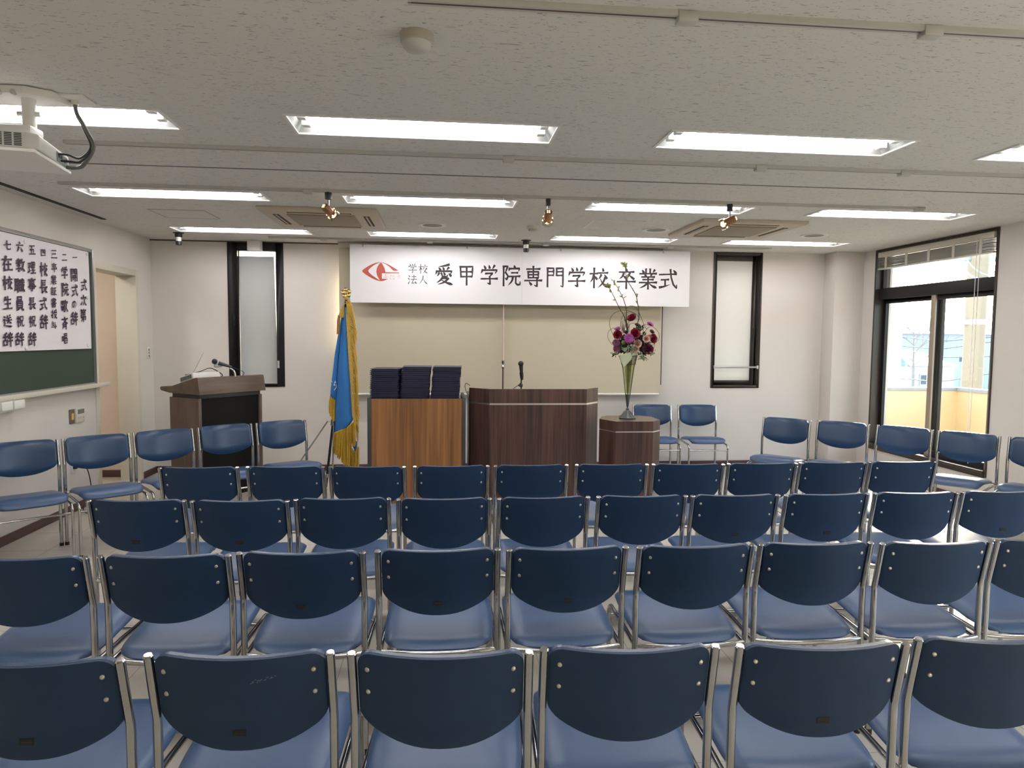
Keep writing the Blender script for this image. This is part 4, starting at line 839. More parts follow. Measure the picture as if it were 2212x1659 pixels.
rows = [
 ('rearmost audience row', [(-1.155, 1.64), (-.73, 1.61), (-.68, 1.63), (-.26, 1.61), (-.21, 1.60), (.21, 1.57), (.25, 1.585), (.665, 1.565), (.73, 1.56), (1.145, 1.54), (1.195, 1.56), (1.615, 1.53)], {0, 1, 4}),
 ('second row from the rear', [(-1.605, 2.40), (-1.18, 2.38), (-1.14, 2.39), (-.72, 2.37), (-.69, 2.39), (-.27, 2.37), (-.22, 2.38), (.20, 2.37), (.24, 2.36), (.66, 2.36), (.71, 2.352), (1.13, 2.348), (1.168, 2.355), (1.582, 2.343), (1.622, 2.328), (2.042, 2.316), (2.080, 2.326), (2.500, 2.312)], {2, 3, 4}),
 ('second row from the stage', [(-1.575, 3.205), (-1.148, 3.18), (-1.116, 3.165), (-.688, 3.145), (-.66, 3.17), (-.24, 3.16), (-.20, 3.14), (.23, 3.13), (.263, 3.125), (.695, 3.13), (.742, 3.13), (1.157, 3.12), (1.197, 3.117), (1.612, 3.108), (1.655, 3.102), (2.075, 3.108), (2.118, 3.11), (2.538, 3.097), (2.578, 3.106), (2.998, 3.094)], {0, 1, 6, 7, 9}),
 ('front audience row', [(-1.57, 3.97), (-1.14, 3.965), (-1.09, 3.97), (-.67, 3.955), (-.63, 3.955), (-.21, 3.925), (-.15, 3.93), (.27, 3.93), (.31, 3.93), (.74, 3.93), (.79, 3.93), (1.22, 3.92), (1.26, 3.92), (1.67, 3.895), (1.715, 3.908), (2.135, 3.902), (2.175, 3.92), (2.59, 3.905), (2.632, 3.918), (3.045, 3.905)], {3, 8, 9}),
]
for rn, pts, tags in rows:
    for i in range(len(pts)//2):
        o = put_chair((1 if i in tags else 0, 1), pts[2*i], pts[2*i+1], 'blue chrome-framed chair, %s, %s from the chalkboard side' % (rn, nth[i]), 'audience chairs, ' + rn)
        if rn == rows[0][0] and i == 1:
            o['label'] = 'blue vinyl chair with a pale scuff on its back, rearmost audience row'
            m = MB(); q = random.Random(5)
            bk = [c_ for c_ in o.children if c_.name.startswith('backrest')][0]
            for _ in range(26):
                f_ = q.random(); x = .035+.055*f_+q.uniform(-.004, .004); z = .698+.014*f_+q.uniform(-.004, .004)*(1.4-f_); l = q.uniform(.001, .005)
                m.add([(x, back_y(x, z)-.0117, z), (x+l, back_y(x+l, z)-.0117, z+l*.3), (x+l, back_y(x+l, z)-.0117, z+l*.3+.0012), (x, back_y(x, z)-.0117, z+.001)], [(0, 1, 2, 3)])
            m.build('scuff_mark', mat('scuff', (.22, .25, .24), .8, var=.2), bk, smooth=False, weld=False)
side = [(-3.026, 4.834), (-2.691, 5.09), (-2.657, 5.112), (-2.338, 5.357), (-2.308, 5.392), (-1.975, 5.648), (-1.938, 5.690), (-1.597, 5.93), (-1.555, 5.955), (-1.202, 6.18)]
for i in range(5):
    put_chair((0, 0), side[2*i], side[2*i+1], 'blue chair facing the hall, angled row before the chalkboard, %s from the wall' % nth[i], 'side chairs by the chalkboard', True)
side = [(3.09, 6.262), (3.390, 5.970), (3.474, 5.975), (3.776, 5.688), (3.842, 5.648), (4.104, 5.322), (4.130, 5.270), (4.384, 4.938), (4.436, 4.900), (4.69, 4.565)]
for i in range(5):
    put_chair((0, 0), side[2*i], side[2*i+1], 'blue chair facing the hall, angled row by the balcony, %s from the stage' % nth[i], 'side chairs by the window', True)
put_chair((0, 0), (2.144, 7.46), (2.557, 7.43), 'blue vinyl chair against the stage wall, half hidden behind the flower pedestal', 'chairs against the stage wall', True)
put_chair((0, 0), (2.655, 7.43), (3.065, 7.40), 'blue vinyl chair against the stage wall, in full view beside the pedestal', 'chairs against the stage wall', True)

# ------------------------------------------------------------------ lectern, with its microphone and radio receiver
ang = atan2(.815, .58)
t = thing('lectern', 'brown wooden lectern with a black front and sloping top near the chalkboard', 'lectern', (-2.105, 6.235, 0), ang)
# local: +x along the audience face, +y towards the speaker
prof = [(0, .965), (.028, 1.115), (.06, 1.118), (.40, 1.03), (.555, 1.022), (.568, 1.005), (.555, .985), (.43, .968)]
MB().prism(prof, 0, .72, lambda a, b, d: (d, a, b)).build('top', M_lecx, t, bevel=.004)
MB().box(.03, .69, .045, .43, .925, .966).build('neck', M_dgrey, t, bevel=.003)
MB().box(.035, .685, .06, .075, 0, .93).build('front_panel', M_panel, t, smooth=False)
for x0 in (.015, .675): MB().box(x0, x0+.03, .04, .45, 0, .93).build('side_panel', M_lect, t, bevel=.002)
MB().box(.045, .675, .075, .44, .02, .06).build('bottom_board', M_lect, t, smooth=False)
MB().box(.045, .675, .075, .42, .50, .525).build('shelf', M_lect, t, smooth=False)
L2W = Matrix.Translation((-2.105, 6.235, 0)) @ Matrix.Rotation(ang, 4, 'Z')
def lw(x, y, z): return L2W @ Vector((x, y, z))
base = lw(.30, .07, 1.115)
g = thing('gooseneck_microphone', 'dark microphone on a chrome gooseneck leaning over the lectern', 'microphone', base)
pa = [at(508, 813, base.y)-base, at(507, 805, base.y)-base, at(503, 799, base.y)-base, at(497, 795.5, base.y)-base]
MB().tube(smooth_path(pa), .009, 12).build('gooseneck', M_chrome, g)
q0 = at(501, 795, base.y)-base+Vector((0, 0, .008)); q1 = at(474, 784.5, base.y)-base+Vector((0, -.03, .004)); q2 = at(464, 779.5, base.y)-base+Vector((0, -.04, 0))
MB().tube([q0, q0+(q1-q0)*.3, q1], [.010, .013, .019], 14).build('handle', mat('gunmetal', (.09, .09, .10), .35, .7, var=.05), g)
MB().ball(q2+(q1-q2)*.25, .025, 16, 10).build('grille', M_black, g)
k0 = at(480, 791, base.y)-base; k1 = at(470, 790, base.y)-base+Vector((0, -.02, 0))
MB().tube([k0, k1, k1+(k1-k0)*.5], [.008, .017, .015], 12).build('spare_clip', M_offw, g)
MB().tube(smooth_path([q0, q0+Vector((.05, .01, -.02)), q0+Vector((.09, .05, -.05)), q0+Vector((.06, .12, -.09))]), .003, 6).build('cable', M_black, g)
sl_ang = atan2(1.03-1.118, .34)
rx = thing('radio_receiver', 'small white device with antenna and loose cable lying on the lectern top', 'receiver', lw(.16, .22, 1.082))
RM = Matrix.Rotation(ang, 4, 'Z') @ Matrix.Rotation(sl_ang, 4, 'X')
MB().box(-.13, .15, -.10, .10, .0, .055, RM).build('case', M_white, rx, bevel=.008)
MB().box(-.132, -.128, -.08, .08, .01, .045, RM).build('dial_panel', M_lcd, rx, smooth=False)
MB().cyl(RM @ Vector((-.10, -.06, .05)), RM @ Vector((.02, -.10, .235)), .002, 6).build('antenna', M_chrome, rx)
MB().tube(smooth_path([RM @ Vector(p) for p in ((-.12, .02, .06), (-.05, -.08, .062), (.05, -.09, .09), (.12, -.08, .075), (.19, -.08, .02), (.17, -.02, .010))]), .004, 6).build('cable', M_black, rx)

# ------------------------------------------------------------------ table with the certificate folders
t = thing('panelled_desk', 'teak-fronted desk with dark side panels carrying the navy folders', 'desk', (-.205, 5.85, 0))
MB().box(-.385, .385, 0, .02, .01, .968).build('front_panel', M_teak, t, smooth=False)
for x0 in (-.415, .385): MB().box(x0, x0+.03, -.012, .56, 0, .978).build('side_panel', M_dgrey, t, bevel=.004)
MB().box(-.385, .385, .02, .55, .90, .925).build('top', M_teak, t, smooth=False)
MB().box(-.385, .385, .02, .5, .45, .47).build('shelf', M_teak, t, smooth=False)
def folder_mesh():
    m = MB(); wd, dp, h = .245, .33, .0172
    for z0 in (0, h-.0044): m.prism([(0, 0), (wd, 0), (wd, dp), (0, dp)], z0, z0+.0044, lambda a, b, d: (a-wd/2, b, d))
    m.box(-wd/2+.010, wd/2-.010, .008, dp-.002, .004, h-.004)
    return m
f0 = folder_mesh().build('certificate_folder', M_navy, bevel=.0008, seg=1)
ordn = ['topmost', 'second', 'third', 'fourth', 'fifth', 'sixth', 'seventh', 'eighth', 'ninth', 'tenth', 'eleventh', 'twelfth', 'thirteenth', 'fourteenth', 'fifteenth', 'sixteenth', 'seventeenth', 'eighteenth', 'nineteenth']
first = True; q = random.Random(11)
for (cx, n, lab, lean_, rz) in ((-.482, 17, 'lower stack beside the flag', .001, .06), (-.230, 18, 'middle stack on the desk', -.0016, .0), (.030, 18, 'stack beside the podium', -.0012, 0.02)):
    for k in range(n):
        o = f0 if first else copy_tree(f0); first = False
        o.location = (cx-lean_*(n-k)*.0+(.0012*k if lab != 'lower stack beside the flag' else 0)+q.uniform(-.003, .003), 5.915+q.uniform(-.004, .004), .9252+.0173*k)
        o.rotation_euler = (0, 0, -rz+q.uniform(-.012, .012))
        tag(o, 'navy certificate folder, %s, %s' % (ordn[n-1-k] if n-1-k == 0 else ordn[n-1-k]+' from the top', lab), 'folder', 'navy certificate folders on the desk')

# ------------------------------------------------------------------ podium, microphone, flower pedestal
PF = [(.245, 6.02), (.415, 5.85), (1.262, 5.85), (1.40, 6.02)]
t = thing('podium', 'large dark walnut podium with chamfered corners and a steel strip', 'podium', (.82, 5.85, 0))
def strip(m, pts, z0, z1, d0, d1):
    """a faceted wall following pts, from offset d0 to d1 behind the face"""
    P = [Vector((a-.82, b-5.85, 0)) for a, b in pts]; n = len(P); N = []
    for i in range(n):
        a = (P[min(i+1, n-1)]-P[max(i-1, 0)]).normalized(); N.append(Vector((-a.y, a.x, 0)))
    vs = [P[i]+N[i]*d+Vector((0, 0, z)) for z in (z0, z1) for d in (d0, d1) for i in range(n)]
    fs = []
    for i in range(n-1):
        for (a, b) in ((0, 2*n), (n, 3*n), (0, n), (2*n, 3*n)): fs.append((a+i, a+i+1, b+i+1, b+i))
    for i in (0, n-1): fs.append((i, n+i, 3*n+i, 2*n+i))
    return m.add(vs, fs)
ZP = 1.052
PF2 = [(.245, 6.50)]+PF+[(1.40, 6.50)]
strip(MB(), PF, .93, ZP, 0, .025).build('upper_band', M_waln, t, smooth=False)
strip(MB(), PF, .0, .915, 0, .025).build('front_panel', M_waln, t, smooth=False)
strip(MB(), PF, .914, .931, .002, .02).build('steel_strip', M_steel, t, smooth=False)
for x0 in (.245, 1.375): MB().box(x0-.82, x0+.025-.82, .172, .65, 0, .985).build('side_panel', M_waln, t, smooth=False)
MB().prism([(a-.82, b-5.85) for a, b in ((.27, 6.03), (.425, 5.877), (1.252, 5.877), (1.375, 6.03), (1.375, 6.48), (.27, 6.48))], .955, .98, lambda a, b, d: (a, b, d)).build('desktop', M_waln, t, smooth=False)
mc = thing('microphone_stand', 'black microphone on a short desk stand behind the podium rim', 'microphone', (.718, 6.12, .98))
MB().lathe([(.065, 0), (.065, .012), (.015, .022), (.010, .03)], n=28).build('base', M_black, mc)
MB().cyl((0, 0, .02), (0, 0, .165), .0065, 12).build('stem', M_black, mc)
MB().lathe([(.012, .07), (.014, .075), (.014, .092), (.009, .10)], n=14).cyl((-.025, 0, .083), (0, 0, .083), .008, 10).build('clamp_knob', M_black, mc)
MB().tube([(.006, 0, .14), (.004, 0, .17), (.0, 0, .205)], [.013, .017, .018], 14).build('clip', M_black, mc)
h_ = MB().tube([(.008, 0, .135), (.002, 0, .20), (-.003, 0, .262)], [.0105, .0145, .020], 16).build('handle', mat('satin_black', (.02, .02, .022), .3, var=.1), mc)
MB().ball((-.005, 0, .282), .0255, 18, 12, (1, 1, .95)).build('grille', M_black, h_)
MB().tube(smooth_path([(.008, 0, .14), (-.01, .01, .10), (-.06, .02, .06), (-.12, .03, .015), (-.2, .08, .006), (-.3, .2, .006)]), .003, 6).build('cable', M_black, mc)
tag(MB().tube(smooth_path([(.235, 6.25, .9785), (.222, 6.24, 1.02), (.215, 6.24, 1.05), (.225, 6.24, 1.075), (.24, 6.24, 1.07), (.262, 6.25, 1.055)]), .0028, 6).build('cable_loop', M_black), 'thin cable loop showing between the desk and the podium', 'cable')
def octa(w_, d_, c1, c2): return [(-w_+c1, 0), (w_-c1, 0), (w_, c2), (w_, d_-c2), (w_-c1, d_), (-w_+c1, d_), (-w_, d_-c2), (-w_, c2)]
t = thing('flower_pedestal', 'short octagonal dark walnut pedestal with steel strip under the flower vase', 'pedestal', (1.60, 5.47, 0))
oc = [(-.174, 0), (.143, 0), (.232, .098), (.232, .335), (.150, .425), (-.150, .425), (-.205, .372), (-.267, .190)]; ins = lambda P, k: [(a*k, .21+(b-.21)*k) for a, b in P]
MB().prism(oc, .733, .812, lambda a, b, d: (a, b, d)).build('upper_band', M_waln, t, smooth=False)
MB().prism(ins(oc, .992), .722, .734, lambda a, b, d: (a, b, d)).build('steel_strip', M_steel, t, smooth=False)
MB().prism(oc, 0, .723, lambda a, b, d: (a, b, d)).build('body', M_waln, t, smooth=False)
MB().prism(ins(oc, .996), .812, .8145, lambda a, b, d: (a, b, d)).build('top', mat('brown_gloss_top', (.10, .062, .048), .25, var=.1), t, smooth=False)

# ------------------------------------------------------------------ school flag on its stand
FY = 6.75
def fl(px, py, dy=0): return at(px, py, FY+dy)
def lerp_tab(tab, q):
    for (a, b), (c, d) in zip(tab, tab[1:]):
        if q <= c: return b+(d-b)*max(0, (q-a))/(c-a)
    return tab[-1][1]
foot = Vector((-1.135, 6.86, 0)); topp = fl(748, 648, .0)
t = thing('school_flag', 'light blue flag with gold fringe draped on a black pole beside the desk', 'flag', foot)
def fw(p): return p-foot
MB().tube([Vector((0, 0, 0)), fw(topp)], .0125, 14).build('pole', M_black, t)
pd = (topp-foot).normalized(); cz = pd*(.65/pd.z)
MB().cyl(cz-pd*.03, cz+pd*.03, .022, 16).build('collar', M_chrome, t)
MB().cyl(pd*.12-pd*.02, pd*.12+pd*.02, .022, 16).build('lower_collar', M_chrome, t)
for (ax, ay) in ((-.42, .02), (.36, .12), (.12, -.36)):
    l = MB().tube([cz, cz+Vector((ax*.12, ay*.12, .012)), Vector((ax*.95, ay*.95, .03)), Vector((ax, ay, .008))], .0075, 10).build('stand_leg', M_chrome, t)
    MB().ball((ax, ay, .009), .012, 10, 6, (1, 1, .75)).build('foot_cap', M_rub, l)
# gilt cherry blossom finial
c0 = fw(fl(747.5, 633, 0))
m = MB()
for k in range(5):
    q = pi/2+.18+k*2*pi/5
    def petal(u, v):
        r = .013+.040*v; wv = .021*sin(pi*min(1, v*.80+.10))*(1 if v < .93 else .75); s_ = (u-.5)*2
        n = .006*(1-abs(s_)**2)*sin(pi*v) if v < 1 else 0
        notch = -.006*(1-abs(s_)) if v == 1 else 0
        return c0+Vector((cos(q)*(r+notch)-sin(q)*wv*s_, -.006-n, sin(q)*(r+notch)+cos(q)*wv*s_))
    m.grid(petal, 6, 6); m.grid(lambda u, v: Vector((petal(u, v).x, 2*c0.y-petal(u, v).y, petal(u, v).z)), 6, 6)
m.ball(c0+Vector((0, -.010, 0)), .009, 10, 6).ball(c0, .016, 10, 6, (1, .5, 1))
m.build('finial', M_goldm, t, ang=50)
MB().lathe([(.012, -.062), (.019, -.058), (.019, -.050), (.011, -.044), (.008, -.03)], Matrix.Translation(c0), 16).build('finial_socket', M_gold, t)
Ltab = [(664, 743), (690, 737), (725, 730), (764, 723.5), (800, 719.5), (842, 714.5), (866, 713.5)]
Ftab = [(664, 745.5), (690, 741), (733, 736.5), (800, 729.5), (827, 728), (866, 725), (935, 722.5)]
Rtab = [(655, 750), (681, 748), (735, 751), (796, 755), (835, 758), (855, 759), (895, 761), (910, 765)]
Otab = [(652, 760), (688, 767), (710, 770), (749, 769), (796, 773), (843, 774.5), (869, 775.5), (900, 776), (930, 773), (1005, 775)]
def cloth_left(u, v):
    b = 855+11*u; py = 664+(b-664)*v; x0, x1 = lerp_tab(Ltab, py), lerp_tab(Ftab, py)+1.2
    return fw(fl(x0+(x1-x0)*u, py, .02+.05*v*(u-.2)-.02*sin(pi*u)*v))
def cloth_main(u, v):
    b = 936-8*u if u < .35 else 933.2-30*((u-.35)/.65)**1.4; py = 664+(b-664)*v; x0, x1 = lerp_tab(Ftab, py), lerp_tab(Rtab, py)
    return fw(fl(x0+(x1-x0)*u, py, .045*v*(1-u)**3-.055*sin(pi*min(1, u*1.05))*(.25+.75*v)-.006))
cm = MB(); cm.grid(cloth_left, 10, 24); cm.grid(cloth_main, 16, 36)
cm.grid(lambda u, v: fw(fl(758.5+13*u+4*v*(1-u), 952+22*v*(1-abs(u-.6))+8*(1-u)*(1-v)+ (0 if u > .5 else 4), -.02)), 6, 6)
fc = cm.build('cloth', M_flag, t, ang=70, recalc=False)
sm = fc.modifiers.new('thickness', 'SOLIDIFY'); sm.thickness = .0035
m = MB()
for pts in (((724.6, 823), (721.5, 831.5), (727, 831.2), (726.4, 837), (722, 843)), ((720.4, 832), (724.5, 831.5)), ((722.3, 827), (726.2, 826.4)), ((716.6, 824), (718.4, 825.4))):
    m.tube([fw(fl(a, b, .004)) for a, b in pts], .0034, 6)
m.build('embroidered_letter', M_flagw, t)
q = random.Random(21)
m = MB()   # gold braid along the cloth's edge and the knotted lattice
m.tube([fw(fl(lerp_tab(Rtab, 655+i*5.1), 655+i*5.1, -.022)) for i in range(51)], .0045, 6)
m.tube([fw(fl(722.6+46*i/20, 935.5-(7*i/7 if i < 7 else 7+22*((i-7)/13)**1.4)*1.0, -.05)) for i in range(21)], .0055, 6)
m.tube([fw(fl(a, b, -.03)) for a, b in ((756, 967), (761, 973), (767, 978.5))], .006, 6)
m.tube([fw(fl(a, b, .03)) for a, b in ((713.5, 854), (718, 859), (725, 866.5))], .005, 6)
for i in range(84):
    py = 656+i*3.0; x = lerp_tab(Rtab, py); o_ = x+min(8, .5*(lerp_tab(Otab, py)-x)+1)
    for (p0, p1) in (((x, py), (o_, py+7)), ((x, py+6), (o_, py-1))): m.tube([fw(fl(*p0, -.020)), fw(fl((p0[0]+p1[0])/2, (p0[1]+p1[1])/2, -.028)), fw(fl(*p1, -.018))], .0026, 4)
m.build('gold_braid', M_gold, t)
m = MB()   # long strands
for i in range(240):
    py = 652+i*1.15+q.uniform(-1, 1); x = lerp_tab(Rtab, py)+q.uniform(3.5, 7); o_ = lerp_tab(Otab, min(1000, py+14))+q.uniform(-4, 1.2)
    d = q.uniform(-.03, .03); pts = [(x, py), (x+(o_-x)*.7, py+7), (o_, py+q.uniform(18, 30))]
    m.tube([fw(fl(*p, d+.006*k)) for k, p in enumerate(pts)], .0030, 5)
for i in range(150):
    u = i/149; x = 722.5+46*u+q.uniform(-.5, .5); k = u*20
    py = 935.5-(k if k < 7 else 7+22*((k-7)/13)**1.4); bot = 972+30*min(1, u*2.1)+q.uniform(-9, 5)
    if 756 < x: bot = min(bot, 962+q.uniform(-8, 4))
    d = -.05+q.uniform(-.022, .02); dx = q.uniform(-2, 1.2)-2*(u < .3)
    m.tube([fw(fl(x, py, d)), fw(fl(x+dx*.5, (py+bot)/2, d-.01)), fw(fl(x+dx, bot, d+q.uniform(-.01, .01)))], .0034, 5)
for i in range(70):
    u = i/69; x = 749+26*u; py = 962+14*max(0, 1-abs(u-.65)*2.2)+q.uniform(-3, 3); bot = 1006+q.uniform(-6, 5); d = -.02+q.uniform(-.02, .03)
    m.tube([fw(fl(x, py, d)), fw(fl(x+q.uniform(-1, 1), (py+bot)/2, d)), fw(fl(x+q.uniform(-1.5, 1.5), bot, d))], .0036, 5)
for i in range(34):
    u = i/33; x = 713.6+11*u; py = 855+11*u; bot = 893+18*min(1, u*1.3)+q.uniform(-5, 3); d = .03+q.uniform(-.012, .012)
    m.tube([fw(fl(x, py, d)), fw(fl(x-1.5-1.5*(1-u), (py+bot)/2, d)), fw(fl(x-1-2*(1-u), bot, d))], .0034, 5)
for i in range(22): m.tube([fw(fl(748+q.uniform(-3, 9), 650, q.uniform(-.02, .02))), fw(fl(752+q.uniform(-3, 9), 660, -.03)), fw(fl(756+q.uniform(-7, 5), 676, -.03))], .0036, 5)
m.build('fringe', M_gold, t)
for (x, y0_, y1_, r, k) in ((739.5, 664, 686, .018, M_gold), (731.5, 682, 722, .012, mat('bronze_thread', (.33, .17, .05), .6, bump=.3, bscale=400, var=.2))):
    a, b = fw(fl(x, y0_, -.02)), fw(fl(x-1, y1_, -.02)); m = MB()
    for i in range(16):
        q_ = 2*pi*i/16; e = Vector((cos(q_), sin(q_), 0)); m.tube([a+e*r*.35, a+(b-a)*.25+e*r*.9, b+e*r], .0034, 5)
    m.ball(a, r*.6, 10, 6); m.tube(smooth_path([a, a+Vector((.015, 0, .03)), fw(fl(746, 655, -.01))]), .003, 5)
    m.build('tassel', k, t)

# ------------------------------------------------------------------ vase and flowers
VX, VY, VZ = 1.586, 5.70, .8145
t = thing('vase', 'tall trumpet shaped glass vase with pewter foot on the octagonal pedestal', 'vase', (VX, VY, VZ))
m = MB().lathe([(.070, 0), (.073, .006), (.070, .012), (.050, .024), (.036, .045), (.024, .062), (.013, .072), (.015, .080), (.009, .086), (.006, .094)], n=32)
for i in range(16):
    q_ = 2*pi*i/16; e = Vector((cos(q_), sin(q_), 0)); m.tube([e*.067+Vector((0, 0, .014)), e*.047+Vector((0, 0, .028)), e*.026+Vector((0, 0, .060))], .0028, 5)
m.build('foot', M_pew, t)
rv = lambda z: .006+(z-.094)*.133+(.012*max(0, (z-.40)/.14)**2)
m = MB().lathe([(rv(z), z) for z in (.09, .13, .17, .205)], n=20)
for i in range(10):
    for sgn in (-1, 1): m.tube([Vector((cos(sgn*(z-.09)*26+i*.628)*(rv(z)+.001), sin(sgn*(z-.09)*26+i*.628)*(rv(z)+.001), z)) for z in (.10, .12, .14, .16, .18, .20)], .0013, 4)
m.build('stem_sleeve', M_pew, t)
MB().lathe([(rv(.205+i*.0335), .205+i*.0335) for i in range(11)], n=32, close=False).build('glass_body', M_vgl, t)
m = MB()
for i in range(6):
    q_ = .35+i*pi/3; m.tube([Vector((cos(q_)*(rv(z)+.002), sin(q_)*(rv(z)+.002), z)) for z in (.20, .28, .36, .44, .50, .54)], .0023, 6)
for z in (.462, .535): m.tube([Vector((cos(a*.2618)*(rv(z)+.002), sin(a*.2618)*(rv(z)+.002), z)) for a in range(24)], .0026, 6, closed=True)
for i in range(36):
    q_ = i*pi/18; m.tube([Vector((cos(q_)*(rv(.47)+.001), sin(q_)*(rv(.47)+.001), .465)), Vector((cos(q_+.25)*(rv(.5)+.001), sin(q_+.25)*(rv(.5)+.001), .50)), Vector((cos(q_)*(rv(.53)+.001), sin(q_)*(rv(.53)+.001), .533))], .0012, 4)
m.build('metal_ribs', M_pew, t)
b = thing('flower_arrangement', 'bouquet of red roses, purple mums and bare twigs standing in the tall vase', 'flowers', (VX, VY, VZ+.3))
O = Vector((VX, VY, VZ+.3))
def fp(u, v, y): return at(1280+u/6.911, 560+v/6.911, y*.9635-.06)-O
q = random.Random(4)
m = MB()
for i in range(26):
    a = q.uniform(0, 6.28); r0, r1 = q.uniform(0, .010), q.uniform(.005, .034); m.tube([(cos(a)*r0, sin(a)*r0, -.08), (cos(a)*r1, sin(a)*r1, .20)], .0032, 5)
m.build('stems', mat('olive_stem', (.26, .25, .075), .6, var=.3, vscale=40), b)
M_rose = mat('red_rose_petal', (.23, .008, .022), .55, var=.3, vscale=60)
M_mum = mat('purple_mum_petal', (.30, .055, .25), .6, var=.2, vscale=60)
M_dusty = mat('dusty_purple_petal', (.16, .035, .085), .65, var=.35, vscale=60)
M_maroon = mat('maroon_petal', (.05, .006, .015), .6, var=.3, vscale=60)
M_pnk = mat('pale_pink_petal', (.62, .38, .33), .6, var=.12, vscale=60)
M_leaf = mat('dark_leaf', (.022, .042, .018), .6, var=.5, vscale=30)
M_leaf2 = mat('pale_leaf', (.24, .30, .17), .6, var=.2, vscale=40)
M_leaf3 = mat('spring_leaf', (.22, .25, .055), .6, var=.3, vscale=40)
M_twig = mat('brown_twig', (.075, .045, .033), .7, var=.25, vscale=50)
def frame(d):
    z = Vector(d).normalized(); x = z.orthogonal().normalized(); y = z.cross(x)
    return Matrix(((x.x, y.x, z.x, 0), (x.y, y.y, z.y, 0), (x.z, y.z, z.z, 0), (0, 0, 0, 1)))
def rose(c, r, d, k, name='rose'):
    r *= .80
    A = Matrix.Translation(c) @ frame(d); m = MB()
    for L, (n, rr, h, op) in enumerate(((5, 1.0, .9, .45), (5, .78, 1.05, .22), (4, .55, 1.15, .02), (3, .30, 1.2, -.06))):
        for i in range(n):
            q0 = i*2*pi/n+L*.6+q.uniform(-.1, .1); wd = 2*pi/n*.75
            def pet(u, v):
                a = q0+(u-.5)*2*wd*(.35+.65*sin(pi*(.15+.7*v))); rad = r*rr*(.35+.75*sin(v*1.5)+op*v*v); z = r*(-.75+1.55*v*h-.28*v*abs(2*u-1)**2-(.25*op*v**3))
                return A @ Vector((cos(a)*rad, sin(a)*rad, z))
            m.grid(pet, 5, 5)
    m.ball(A @ Vector((0, 0, -.6*r)), r*.45, 8, 6)
    o = m.build(name, k, b, ang=60, weld=False, recalc=False); return o
def mum(c, r, d, k, name='chrysanthemum', n=22):
    r *= .88
    A = Matrix.Translation(c) @ frame(d); m = MB()
    for L, (sc, up) in enumerate(((1, .05), (.85, .3), (.62, .6), (.36, .95))):
        nn = max(7, int(n*(1-.2*L)))
        for i in range(nn):
            a = 2*pi*(i+.5*(L % 2))/nn+q.uniform(-.06, .06); l = r*sc*q.uniform(.88, 1.08); wv = r*.12
            ca, sa = cos(a), sin(a)
            pts = [(r*.06, 0, 0), (l*.45, wv*.8, up*l*.28), (l*.8, wv, up*l*.62+.02*r), (l, 0, up*l*.85), (l*.8, -wv, up*l*.62+.02*r), (l*.45, -wv*.8, up*l*.28)]
            m.add([A @ Vector((p[0]*ca-p[1]*sa, p[0]*sa+p[1]*ca, p[2])) for p in pts]+[A @ Vector((l*.6*ca, l*.6*sa, up*l*.42-.03*r))], [(6, 0, 1), (6, 1, 2), (6, 2, 3), (6, 3, 4), (6, 4, 5), (6, 5, 0)])
    m.ball(A @ Vector((0, 0, .05*r)), r*.22, 8, 6)
    return m.build(name, k, b, smooth=True, ang=60, weld=False, recalc=False)
F = (0, -1, .25)
rose(fp(588, 880, 5.97), .034, (-.5, -.5, .6), M_rose); rose(fp(632, 1112, 5.90), .036, (.1, -1, .4), M_rose)
rose(fp(375, 1128, 5.93), .031, (-.3, -1, .2), M_rose); rose(fp(898, 1185, 5.92), .033, (.4, -1, .1), M_rose)
rose(fp(828, 1352, 5.90), .038, (-.3, -1, .5), mat('wine_petal', (.17, .014, .055), .55, var=.3, vscale=60), 'tulip')
mum(fp(542, 1178, 5.875), .052, F, M_mum, n=26); mum(fp(372, 1040, 5.96), .036, (-.3, -.5, .8), M_mum); mum(fp(862, 972, 5.97), .040, (.3, -.6, .8), M_mum)
mum(fp(352, 1248, 5.90), .042, (-.4, -1, .3), M_dusty); mum(fp(362, 1335, 5.90), .040, (-.2, -1, -.1), M_dusty)
mum(fp(672, 985, 5.98), .034, (.2, -.6, .8), M_maroon); mum(fp(888, 1082, 5.94), .030, (.3, -.7, .6), M_maroon); mum(fp(500, 1090, 5.96), .026, (0, -.7, .6), M_maroon); mum(fp(440, 1165, 5.93), .026, (0, -.9, .4), M_maroon)
rose(fp(800, 1190, 5.89), .026, (-.1, -1, .2), M_pnk); rose(fp(845, 1165, 5.92), .022, (.3, -1, .4), M_pnk); rose(fp(672, 1262, 5.885), .028, (0, -1, .2), M_pnk); rose(fp(640, 1340, 5.88), .025, (0, -1, -.1), M_pnk); rose(fp(625, 1235, 5.90), .014, (-.3, -1, .4), M_pnk, 'rosebud')
mum(fp(462, 1245, 5.91), .024, F, M_leaf3, n=14)
def leafquad(m, p, d, l, w_):
    d = d.normalized(); s_ = d.cross(Vector((q.uniform(-1, 1), q.uniform(-1, 1), q.uniform(-1, 1)))).normalized(); n_ = d.cross(s_)
    m.add([p, p+d*l*.35+s_*w_, p+d*l*.75+s_*w_*.7+n_*l*.05, p+d*l, p+d*l*.75-s_*w_*.7+n_*l*.05, p+d*l*.35-s_*w_, p+d*l*.5-n_*l*.08], [(6, 0, 1), (6, 1, 2), (6, 2, 3), (6, 3, 4), (6, 4, 5), (6, 5, 0)])
m = MB(); ce = fp(600, 1265, 5.985)
